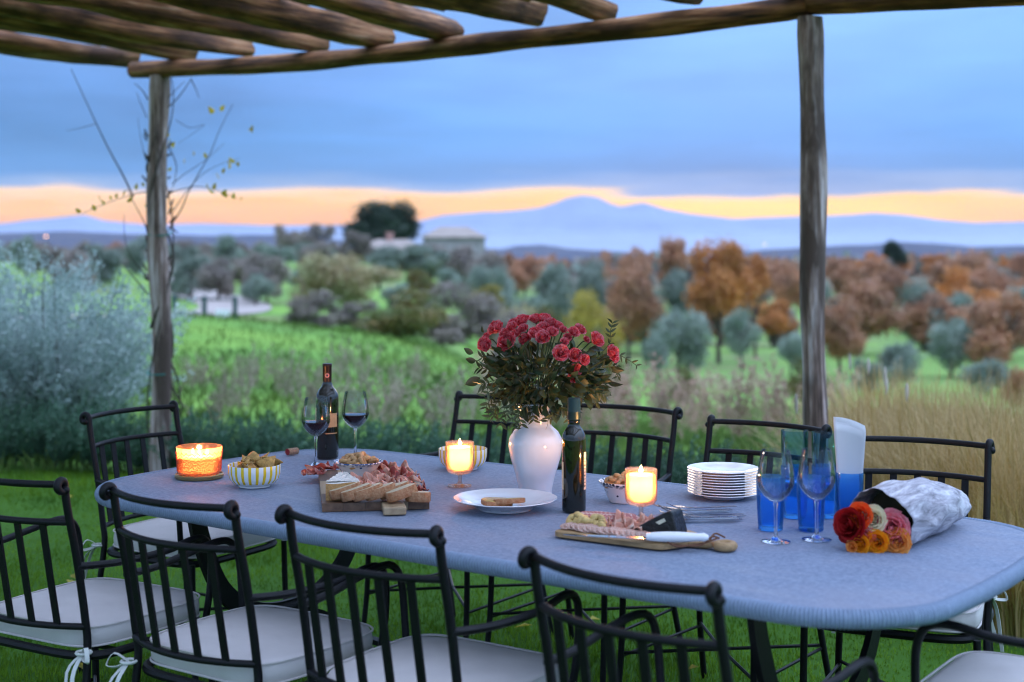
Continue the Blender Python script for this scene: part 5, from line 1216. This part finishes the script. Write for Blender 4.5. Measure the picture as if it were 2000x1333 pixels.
mb = slab(out, H2, rnd=0.2); mb.m = None; b = MB(); b.v = mb.v; b.f = mb.f; b.m = [0]*len(mb.f); b.build('board', M['palewood'], t, ang=50)
b = MB(); b.torus((L2+0.102, 0.093, 0.0105), 0.019, 0.0105, 36, 12); rg_ = b.build('ring_handle', M['palewood'], t)
rc = Vector((L2+0.085, 0.08, 0.012))
for q in ([(0.0, 0.02, 0.012), (-0.01, 0.0, 0.018), (-0.02, -0.035, 0.004), (-0.045, -0.055, 0.003), (-0.075, -0.062, 0.004)], [(0.0, 0.01, 0.014), (-0.02, -0.02, 0.006), (-0.04, -0.05, 0.004), (-0.06, -0.075, 0.003), (-0.085, -0.075, 0.01)], [(0.01, 0.03, 0.013), (-0.01, 0.02, 0.022), (-0.012, -0.005, 0.012)]):
    b = MB(); b.tube(smoothpts([rc+Vector(p) for p in q], 5), 0.0022, 6); b.build('string', M['string'], rg_)
def on2(u_, v_, dz=0): p = O2+e2*u_+f2*v_; p.z = TZ+H2+dz; return p
n = 15; wh2 = ['leftmost', 'second', 'third', 'fourth', 'fifth', 'sixth', 'seventh', 'middle', 'ninth', 'tenth', 'eleventh', 'twelfth', 'thirteenth', 'fourteenth', 'rightmost']
for k in range(n):
    b = MB(); b.lathe([(0, 0), (0.0215, 0), (0.0225, 0.0008), (0.0215, 0.0018), (0, 0.0018)], 26, wob=lambda a, i, k=k: 1+0.05*math.sin(2*a+k)+0.04*math.sin(3*a+k*2)); o = b.build('salami_slice', M['salamip'])
    o.location = on2(0.028+k*0.0148, 0.034+0.003*math.sin(k*1.7), 0.003+0.0035); o.rotation_euler = (0.12*math.sin(k*2.1), -0.20 if k > 1 else -0.02, r2z+k)
    m_ = Matrix.Rotation(r2z, 3, 'Z') @ Matrix.Rotation(0.26 if k else 0.02, 3, 'Y') @ Matrix.Rotation(0.15, 3, 'X'); o.rotation_euler = m_.to_euler()
    tag(o, ('%s thin salami slice in the front row of the small board' % wh2[k]) if k in (0, 7, 14) else '%s thin salami slice from the left in the front row' % wh2[k], 'salami', 'salami slices in the front row')
for k in range(12):   # dark fanned salami behind
    b = MB(); b.lathe([(0, 0), (0.028, 0), (0.029, 0.001), (0.028, 0.002), (0, 0.002)], 30, wob=lambda a, i, k=k: 1+0.05*math.sin(2*a+k)); o = b.build('salami_slice', M['salami'])
    m_ = Matrix.Rotation(r2z+0.5, 3, 'Z') @ Matrix.Rotation(0.35, 3, 'Y') @ Matrix.Rotation(0.5, 3, 'X'); o.rotation_euler = m_.to_euler(); o.location = on2(0.045+k*0.0095, 0.098+k*0.0025, 0.014)
    tag(o, 'dark red salami slice in the fan at the back of the small board', 'salami', 'dark salami slices fanned at the back')
for k, (u_, v_, dz) in enumerate([(0.020, 0.066, 0.012), (0.040, 0.060, 0.014), (0.058, 0.064, 0.010), (0.080, 0.078, 0.016), (0.096, 0.066, 0.008), (0.034, 0.080, 0.020), (0.110, 0.060, 0.007)]):
    b = MB(); b.torus((0, 0, 0), 0.0115, 0.0085, 18, 9, wob=0.16, seed=k+30); o = b.build('cracker_ring', M['yellowbit'], ang=None); o.location = on2(u_, v_, dz+0.002); o.rotation_euler = (R.uniform(-.7, .7), R.uniform(-.7, .7), k)
    tag(o, 'pale yellow cracker ring on the left end of the small board', 'cracker', 'pale cracker rings on the small board')
for k, (u_, v_, l, w_, rz, h, lb) in enumerate([(0.150, 0.075, 0.09, 0.06, 0.2, 0.028, 'pale ham ruffle in the middle of the small board'), (0.180, 0.110, 0.11, 0.07, 0.1, 0.040, 'tall ham fold peaking behind the small board under the candle'), (0.200, 0.070, 0.09, 0.05, -0.4, 0.028, 'ham curl left of the black cheese wedge'), (0.145, 0.125, 0.08, 0.06, 0.5, 0.030, 'ham slice at the back of the small board'), (0.215, 0.100, 0.08, 0.05, -0.7, 0.034, 'ham fold leaning on the black cheese wedge')]):
    ham(on2(u_, v_, 0.001), l, w_, 'ham', lb, 'ham on the small board', 40+k, r2z+rz, h, 1.6)
# black rinded cheese wedge standing on its side
t = thing('cheese_wedge', 'thick wedge of cheese with black rind at the right end of the small board', 'cheese', on2(0.262, 0.085), r2z+0.05)
b = MB(); o_ = [(-0.078, 0.0), (0.030, 0.0), (0.034, 0.010), (0.022, 0.052), (0.016, 0.055), (-0.02, 0.036)]; n = len(o_)
b.add([(x, -0.028, z) for x, z in o_]+[(x*0.96, 0.030, z*0.97) for x, z in o_], [(k, (k+1) % n, n+(k+1) % n, n+k) for k in range(n)]+[tuple(reversed(range(n))), tuple(range(n, 2*n))]); w_ = b.build('rind', M['blackrind'], t, smooth=False); md = w_.modifiers.new('bevel', 'BEVEL'); md.width = 0.003; md.segments = 2; t.scale = (1.22, 1.1, 1.2)
b = MB(); b.add([(-0.012, -0.0285, 0.030), (0.006, -0.0285, 0.0395), (0.010, -0.0285, 0.034), (-0.004, -0.0285, 0.026)], [(0, 1, 2, 3)]); b.build('paste', M['cheese'], t, smooth=False)
# knife
k0 = T(1100, 1046, 0.775); k1 = T(1262, 1053, 0.777); k2 = T(1384, 1056, 0.777)
for q, z in ((k0, 0.776), (k1, 0.778), (k2, 0.780)): q.z = z
t = thing('knife', 'long knife with a white handle lying across the small board', 'knife', (0, 0, 0))
d = (k1-k0).normalized(); s_ = Vector((-d.y, d.x, 0)); b = MB()
vs = [k0, k0+(k1-k0)*0.15-s_*0.009, k1-s_*0.014, k1+s_*0.010, k0+(k1-k0)*0.1+s_*0.006]; vs2 = [v_+Vector((0, 0, 0.0018)) for v_ in vs]; b.add(vs+vs2, [(4, 3, 2, 1, 0), (5, 6, 7, 8, 9)]+[(k, (k+1) % 5, 5+(k+1) % 5, 5+k) for k in range(5)]); b.build('blade', M['steel'], t, smooth=False)
dh = (k2-k1); b = MB(); N_ = 14
hp = [k1+dh*(i/N_) for i in range(N_+1)]; rr_ = [0.0105+0.004*math.sin(PI*min(1, i/N_*1.2))**1 for i in range(N_+1)]; rr_[0] = 0.0095; rr_[-1] = 0.006; rr_[-2] = 0.012
b.tube([p+Vector((0, 0, 0.004)) for p in hp], rr_, 14); b.v = [(x, y, 0.784+(z-0.784)*0.85) for x, y, z in b.v]; b.build('handle', M['knifewhite'], t, ang=60)
t.location = k0
for ch in t.children: ch.location = -k0
# forks
def fork():
    t = thing('fork', 'steel fork in the loose pile between the black cheese and the plate stack', 'fork', group='forks piled beside the plates'); b = MB()
    b.tube([(-0.02, 0, 0.004), (0.04, 0, 0.0035), (0.100, 0, 0.003)], 1, flat=(0.006, 0.0022)); b.tube([(0.03, 0, 0.0035), (0.105, 0, 0.003)], 1, flat=(0.010, 0.002)); b.build('handle', M['steel'], t, smooth=False)
    b = MB(); b.add([(-0.02, -0.004, 0.004), (-0.035, -0.011, 0.006), (-0.052, -0.012, 0.008), (-0.052, 0.012, 0.008), (-0.035, 0.011, 0.006), (-0.02, 0.004, 0.004)]+[(-0.02, -0.004, 0.0055), (-0.035, -0.011, 0.0075), (-0.052, -0.012, 0.0095), (-0.052, 0.012, 0.0095), (-0.035, 0.011, 0.0075), (-0.02, 0.004, 0.0055)], [(6, 7, 8, 9, 10, 11), (5, 4, 3, 2, 1, 0)]+[(k, (k+1) % 6, 6+(k+1) % 6, 6+k) for k in range(6)]); hd = b.build('head', M['steel'], t, smooth=False)
    for k in range(4): b = MB(); y = -0.0098+k*0.00653; b.tube(smoothpts([(-0.050, y, 0.009), (-0.075, y, 0.012), (-0.095, y*0.95, 0.020)], 3), 1, flat=(0.0028, 0.0018)); b.build('tine', M['steel'], hd, smooth=False)
    return t
f0 = fork(); fc = [(1372, 1010, -0.05), (1368, 1016, 0.06), (1378, 1021, 0.10), (1384, 1013, 0.16), (1362, 1005, 0.18), (1390, 1019, 0.22), (1370, 1023, 0.02), (1376, 1003, 0.30), (1350, 1008, -0.12)]
for k, (px, py, a) in enumerate(fc):
    o = f0 if k == 0 else copy_tree(f0); p = P0(px-8, py); o.location = p+Vector((0, 0, 0.0012*k)); o.rotation_euler = (R.uniform(-.1, .1), 0.01, a+0.05)

# ------------------------------------------------------------------ vase with roses
VP = P0(1046, 968)
t = thing('vase', 'tall white glazed baluster vase holding the rose bouquet', 'vase', VP)
b = MB(); pr = [(0, 0.0), (0.040, 0.0), (0.046, 0.002), (0.047, 0.006), (0.0475, 0.02), (0.057, 0.06), (0.0705, 0.105), (0.0765, 0.138), (0.0745, 0.158), (0.063, 0.178), (0.049, 0.190), (0.0442, 0.197), (0.0445, 0.203), (0.0450, 0.215), (0.047, 0.235), (0.054, 0.252), (0.0565, 0.256), (0.0555, 0.258), (0.050, 0.250), (0.043, 0.233), (0.0405, 0.20), (0.06, 0.17), (0.07, 0.13), (0, 0.01)]
b.lathe(pr, 96); b.build('body', M['vase'], t, ang=70)
def rose_mesh(m, seed, cup=1.0, layers=((0.22, 3, 0.95), (0.42, 4, 0.95), (0.66, 5, 0.88), (0.88, 5, 0.72), (1.0, 6, 0.50))):
    """unit rose, radius ~1, opening along +Z"""
    rg = random.Random(seed); b = MB()
    for li, (r, n, h) in enumerate(layers):
        for k in range(n):
            a0 = 2*PI*k/n+li*0.7+rg.uniform(-.2, .2); wd = (2*PI/n)*0.78; rj = r*rg.uniform(0.93, 1.07); hj = h*rg.uniform(0.92, 1.06)
            def S(u_, v_, r=rj, h=hj, a0=a0, wd=wd, li=li):
                a = a0+(v_-0.5)*2*wd*(0.75+0.25*u_); q = r*(0.42+0.60*math.sin(u_*1.45)); edge = (abs(v_-0.5)*2)
                z = -0.55+(h+0.55)*u_*(1-0.22*edge**2.2); cl = 0.14*r*max(0, u_-0.72)/0.28*(0.4+li*0.4)
                q2 = q+cl+0.05*math.sin(v_*9+li); z -= cl*0.5; return (q2*math.cos(a), q2*math.sin(a), z)
            b.grid(S, 6, 7)
    b.blob((0, 0, 0.45), 0.17, 8, 6, (1, 1, 1.6)); b.lathe([(0, -0.85), (0.16, -0.8), (0.24, -0.62), (0.42, -0.45)], 10)
    return b.mesh('rose', M[m], ang=None)
def leaf_mesh(m, L=1.0, w_=0.5, fold=0.15, curl=0.2):
    b = MB()
    def S(u_, v_): q = math.sin(PI*u_**0.8)**0.9; y = (v_-0.5)*w_*q; return (u_*L, y, fold*abs(y)*1.2-curl*u_*u_*L)
    b.grid(S, 8, 5); return b.mesh('leaf', M[m], ang=None)
def orient(d, roll=0.0, ax='Z'):
    return (Vector(d).to_track_quat(ax, 'Y').to_matrix() @ Matrix.Rotation(roll, 3, ax)).to_euler()
def bouquet():
    t = thing('rose_bouquet', 'full bouquet of crimson and white streaked roses with trailing greenery in the vase', 'bouquet', VP)
    sc_ = (968-HY)/0.70; Y0 = VP.y
    def Q(px, py, dy=0.0): return Vector(((px-1000)*(Y0+dy)/F-VP.x, dy, CZ-(py-HY)*(Y0+dy)/F-TZ))
    rm = [rose_mesh('rosered', s) for s in range(4)]
    RS = [(968, 642, 15), (950, 660, 9), (985, 652, 10), (945, 672, 12), (992, 668, 19), (1000, 640, 11), (1003, 632, 10), (1020, 628, 14), (1026, 664, 12), (1045, 624, 12), (1062, 625, 14), (1075, 632, 12), (1062, 643, 14), (1046, 652, 13), (1060, 660, 14), (1078, 650, 11), (1089, 638, 11), (1100, 645, 8), (1022, 643, 10),
          (1120, 650, 11), (1132, 645, 12), (1095, 690, 15), (1122, 695, 13), (1141, 703, 10), (1124, 722, 12), (1120, 735, 12), (1164, 664, 15), (1195, 690, 14), (1145, 664, 7), (1102, 668, 8), (1010, 652, 9), (952, 676, 11), (975, 640, 10), (1108, 660, 8), (1200, 700, 9)]
    ctr = Q(1068, 720)
    tops = []
    for k, (x, y, r) in enumerate(RS):
        dy = -0.10*math.sin(PI*min(1, max(0, (y-612)/170)))*(1 if k % 4 else 0.6)+0.05*(1-min(1, (y-620)/70))+R.uniform(-.02, .02)
        p = Q(x, y, dy); d = (p-ctr); d = Vector((d.x*1.1, d.y-0.10, d.z+0.03)).normalized(); s = r*0.88*(Y0+dy)/F
        o = obj('rose', rm[k % 4], t, loc=p, rot=orient(d, R.random()*6), scale=(s, s, s*1.05)); tops.append((p-d*s*0.8, d))
    mb = None
    for k, (p, d) in enumerate(tops):
        b = MB(); b.tube(smoothpts([(R.uniform(-.02, .02), R.uniform(-.02, .02), 0.20), (p.x*0.35, p.y*0.35, 0.27+0.3*(p.z-0.27)), tuple(p-d*0.03), tuple(p)], 4), 0.0019, 5); b.build('stem', M['stem'], t)
    lm = [leaf_mesh('roseleaf', 1, 0.55, 0.3, 0.25), leaf_mesh('roseleaf', 1, 0.62, 0.2, 0.4), leaf_mesh('roseleaf', 1, 0.5, 0.4, 0.1)]; sm = [leaf_mesh('sprig', 1, 0.36, 0.2, 0.15), leaf_mesh('sprig', 1, 0.30, 0.2, 0.35)]
    rg = random.Random(9)
    n = 0
    while n < 600:
        a = rg.random()*6.283; cz = rg.uniform(-1, 0.75); rr_ = math.sqrt(1-cz*cz) if abs(cz) < 1 else 0; f = rg.uniform(0.45, 1.0)
        p = ctr+Vector(((0.178-0.03*max(0, -cz))*rr_*math.cos(a)*f, 0.13*rr_*math.sin(a)*f-0.01, 0.105*cz*f-0.014)); d = (p-ctr+Vector((0, 0, 0.02))).normalized()+Vector((rg.uniform(-.6, .6), rg.uniform(-.6, .6), rg.uniform(-.5, .5)))
        s = rg.uniform(0.026, 0.046); obj('leaf', rg.choice(lm), t, loc=p, rot=orient(d, rg.uniform(-1.2, 1.2), 'X'), scale=s); n += 1
    for (x, y, dy, dx_, dz_, s) in ((938, 738, -.03, -1, -.5, .050), (1178, 752, -.02, .1, -1, .048), (1150, 765, -.04, .6, .2, .040), (1190, 718, -.03, 1, -.3, .042), (1042, 722, -.12, .8, -.1, .050), (925, 690, 0, -1, .4, .034), (930, 705, 0, -1, .1, .034), (1160, 735, -.05, .8, -.3, .05), (945, 650, 0, -.5, 1, .022)):
        obj('leaf', lm[0], t, loc=Q(x, y, dy), rot=orient((dx_, -0.3, dz_), 0.4, 'X'), scale=s)
    def sprig(pts, ls, step=2, side=1.0):
        q = smoothpts([Q(*p) for p in pts], 6); b = MB(); b.tube(q, 0.0011, 4); st = b.build('sprig', M['stem'], t)
        for i in range(3, len(q), step):
            d = (q[i]-q[i-1]).normalized()
            for s in (-1, 1):
                pr_ = Vector((-d.z, rg.uniform(-.5, .5), d.x))*s; dd = (d*0.9+pr_*side).normalized(); obj('leaf', rg.choice(sm), st, loc=q[i], rot=orient(dd, rg.uniform(-1, 1), 'X'), scale=ls*rg.uniform(.95, 1.4))
    sprig([(1150, 715, -.03), (1190, 672, -.02), (1192, 650, -.02), (1196, 632, -.02)], .017, 3); sprig([(1180, 700, -.03), (1200, 692, -.03), (1222, 700, -.03), (1243, 714, -.03)], .016, 3)
    sprig([(1185, 700, -.03), (1200, 708, -.03), (1208, 722, -.03), (1206, 735, -.03)], .014, 3)
    for (x0, y0, x1, y1, x2, y2) in ((990, 755, 962, 775, 948, 798), (1000, 760, 975, 790, 955, 815), (1005, 765, 985, 800, 978, 830), (1010, 770, 1000, 810, 1006, 838), (1000, 745, 968, 757, 945, 775), (990, 735, 960, 745, 940, 752), (1020, 780, 1012, 805, 1018, 832), (1030, 785, 1038, 800, 1042, 822), (1075, 790, 1080, 808, 1068, 824), (1080, 785, 1095, 800, 1110, 805), (1100, 770, 1118, 795, 1115, 820), (1150, 760, 1165, 775, 1160, 790), (1140, 755, 1170, 768, 1185, 775),
                                     (985, 720, 955, 722, 935, 718), (1000, 710, 962, 700, 940, 698), (1130, 740, 1170, 720, 1200, 716), (985, 770, 965, 795, 965, 815), (1020, 770, 1000, 790, 990, 812), (1040, 775, 1025, 795, 1010, 812)):
        dy = rg.uniform(-.13, -.02); sprig([(x0, y0, dy*0.6), (x1, y1, dy), (x2, y2, dy)], .020, 2)
bouquet()

# ------------------------------------------------------------------ blue tumblers with napkins
def tumbler(px, py, label, z=0.0, gp='blue ribbed tumblers', m='blueglass', dxy=(0, 0), tilt=0.0):
    v = P0(px, py); v.z = TZ+z; v += Vector((dxy[0], dxy[1], 0)); t = thing('tumbler', label, 'tumbler', v, 0, gp); t.rotation_euler = (tilt, tilt*0.5, 0)
    b = MB(); nf = 12
    def wb(a, i): return (1+0.022*abs(math.cos(nf*a/2))**0.5) if 2 <= i <= 6 else 1
    b.lathe([(0, 0.0), (0.0285, 0.0), (0.0300, 0.002), (0.0300, 0.006), (0.0292, 0.009), (0.0305, 0.013), (0.0338, 0.080), (0.0345, 0.086), (0.0352, 0.118), (0.0348, 0.1195), (0.0338, 0.118), (0.0322, 0.085), (0.0290, 0.020), (0.0265, 0.011), (0, 0.010)], 96, wob=wb)
    b.v = [(x, y, z*1.10) for x, y, z in b.v]; b.build('glass', M[m], t, ang=35); return v
tumbler(1505, 1036, 'blue tumbler behind the left empty wine glass, nearest to the plates')
tumbler(1584, 1037, 'blue tumbler behind the right empty wine glass')
v = tumbler(1552, 1012, 'lower blue tumbler of the left stacked pair at the back'); 
v2 = tumbler(1552, 1012, 'upper blue tumbler of the left stacked pair at the back', 0.092, m='tealglass')
v = tumbler(1612, 1011, 'lower blue tumbler of the right stacked pair at the back'); tumbler(1612, 1011, 'upper blue tumbler of the right stacked pair, beside the napkins', 0.086, m='tealglass')
vn = tumbler(1659, 1026, 'blue tumbler stuffed with folded white paper napkins')
for k in range(5):
    lb = ['front folded white paper napkin in the tumbler', 'second folded white paper napkin in the tumbler', 'third folded white paper napkin in the tumbler', 'fourth folded white paper napkin in the tumbler', 'rearmost and tallest white paper napkin in the tumbler'][k]
    b = MB(); hh = 0.212+0.004*k; 
    def S(u_, v_, k=k, hh=hh):
        wv = (0.048+0.030*v_); x = (u_-0.5)*wv; z = 0.012+v_*(hh+0.028)-0.022*(u_**2)*v_ ; y = -0.012+k*0.0052+0.006*math.sin(u_*2.5+k)*v_-0.25*x*x*30*(0.3+0.2*v_)*0.6; return (x, y, z)
    b.grid(S, 12, 14); o = b.build('napkin', M['napkin'], ang=None); md = o.modifiers.new('solid', 'SOLIDIFY'); md.thickness = 0.0018; o.location = vn; o.rotation_euler = (0.0, 0, -0.15); tag(o, lb, 'napkin', 'napkins in the tumbler')

# ------------------------------------------------------------------ wrapped roses
def wrapped():
    a = T(1716, 1072, 0.75); a.z = TZ; c_ = T(1868, 1022, 0.75); c_.z = TZ
    D = (c_-a); L = D.length; rz = math.atan2(D.y, D.x); t = thing('wrapped_bouquet', 'bunch of mixed colour roses wrapped in grey printed paper lying at the table end', 'bouquet', a, rz)
    rg = random.Random(2); b = MB(); nu = 40; nv = 44
    def S(u_, v_):
        an = v_*2*PI; r1 = 0.074*(1-u_)+0.040*u_; r1 += 0.014*math.sin(u_*PI)
        sx = 1.08; sz = 1.0-0.10*u_; cr = 1+0.030*math.sin(5*an+u_*11)+0.025*math.sin(9*an-u_*14)+0.018*math.sin(15*an+u_*6)+0.02*math.sin(u_*21+an*2)
        y = r1*sx*math.cos(an)*cr; z = r1*sz*math.sin(an)*cr; z = max(z, -r1*0.80+0.002*math.sin(u_*30+an*5))+r1*0.80; x = u_*(L+0.02*math.sin(an+1))+0.012*math.sin(an*2+1)*(1-u_)
        if u_ > 0.86: z = z*(1-(u_-0.86)*0.4)+0.0
        return (x, y, z+0.002+0.012*u_)
    b.grid(S, nu, nv); o = b.build('paper', M['wrap'], t, ang=None); md = o.modifiers.new('solid', 'SOLIDIFY'); md.thickness = 0.001
    b = MB(); b.grid(lambda u_, v_: (-0.030*(1-u_)+0.01, (0.04+0.03*v_)*1.0, 0.004+0.03*v_*(1-u_)), 6, 6); b.build('paper_flap', M['wrap'], t, ang=None)
    b = MB(); b.lathe([(0.0, 0.0), (0.064, 0.0)], 32); b.v = [(0.075, x, y+0.062) for x, y, z in b.v]; b.build('inner_leaves', M['roseleaf'], t)
    mi = Matrix.Rotation(-rz, 3, 'Z')
    RS = [('rd', 1662, 1024, 25, 'dark red rose at the left edge of the wrapped bunch', -0.6), ('rd', 1658, 1040, 17, 'dark red rose petals at the lower left of the bunch', -0.7), ('ro', 1682, 1008, 19, 'vermilion rose at the top left of the bunch', -0.35), ('rw', 1707, 1014, 20, 'cream white rose at the top of the bunch', 0), ('rp', 1743, 1031, 26, 'large pink rose at the right of the bunch', 0.3), ('rp', 1690, 1048, 18, 'smaller pink rose in the middle of the bunch', -0.2), ('ro', 1670, 1046, 10, 'small vermilion rose under the dark red one', -.4),
          ('rw', 1717, 1053, 14, 'small cream rose in the middle of the bunch', 0.1), ('ry', 1680, 1072, 15, 'yellow rose at the lower left of the bunch', -0.4), ('ry', 1713, 1074, 18, 'orange yellow rose at the bottom of the bunch', 0), ('rg', 1752, 1072, 20, 'apricot rose at the lower right of the bunch', 0.3), ('rg', 1664, 1068, 9, 'apricot bud at the lower left', -0.6)]
    me = {}
    for k, (m, x, y, r, lb, sd) in enumerate(RS):
        if m not in me: me[m] = rose_mesh(m, 50+k)
        dd = a.y-0.02-0.015*(y > 1060); p = Vector(((x-1000)*dd/F, dd, CZ-(y-HY)*dd/F)); p.z = max(p.z, TZ+r*dd/F*0.95)
        lp = mi @ (p-a); wd = Vector((-0.45+0.5*sd, -0.85, 0.12-0.004*(y-1035)*0.6)); ld = mi @ wd.normalized(); s = r*1.06*dd/F
        obj('rose', me[m], t, label=lb, loc=lp, rot=orient(ld, k*1.3), scale=s)
        b = MB(); b.tube([lp-ld*s*0.7, (0.10, lp.y*0.5, 0.06), (0.30, lp.y*0.2, 0.05)], 0.003, 6); b.build('stem', M['stem'], t)
    lm = leaf_mesh('rw', 1, 0.6); 
wrapped()
# ------------------------------------------------------------------ air
def haze():
    b = MB(); b.box((0, 4600, 224), (26000, 26000, 588)); o = b.build('haze', None, smooth=False) if False else None
    me = b.mesh('haze', [], smooth=False); m = bpy.data.materials.new('haze_air'); m.use_nodes = True; t = NT(m.node_tree); t.n.clear()
    v = t.add('ShaderNodeVolumePrincipled', ins={'Color': (0.80, 0.88, 1.0, 1), 'Density': HAZE, 'Anisotropy': 0.2}); out = t.add('ShaderNodeOutputMaterial'); t.l.new(v.outputs[0], out.inputs['Volume'])
    me.materials.append(m); o = obj('haze', me); tag(o, 'pale evening haze over the valley', kind='stuff')
HAZE = 2.1e-5
haze()
def mist():
    b = MB(); b.box((0, 8000, 6), (24000, 7000, 128)); me = b.mesh('mist', [], smooth=False); m = bpy.data.materials.new('mist_air'); m.use_nodes = True; t = NT(m.node_tree); t.n.clear()
    v = t.add('ShaderNodeVolumePrincipled', ins={'Color': (0.82, 0.92, 1.0, 1), 'Density': 0.6e-4, 'Anisotropy': 0.2}); out = t.add('ShaderNodeOutputMaterial'); t.l.new(v.outputs[0], out.inputs['Volume'])
    me.materials.append(m); tag(obj('mist', me), 'pale mist lying over the plain before the mountains', kind='stuff')
mist()
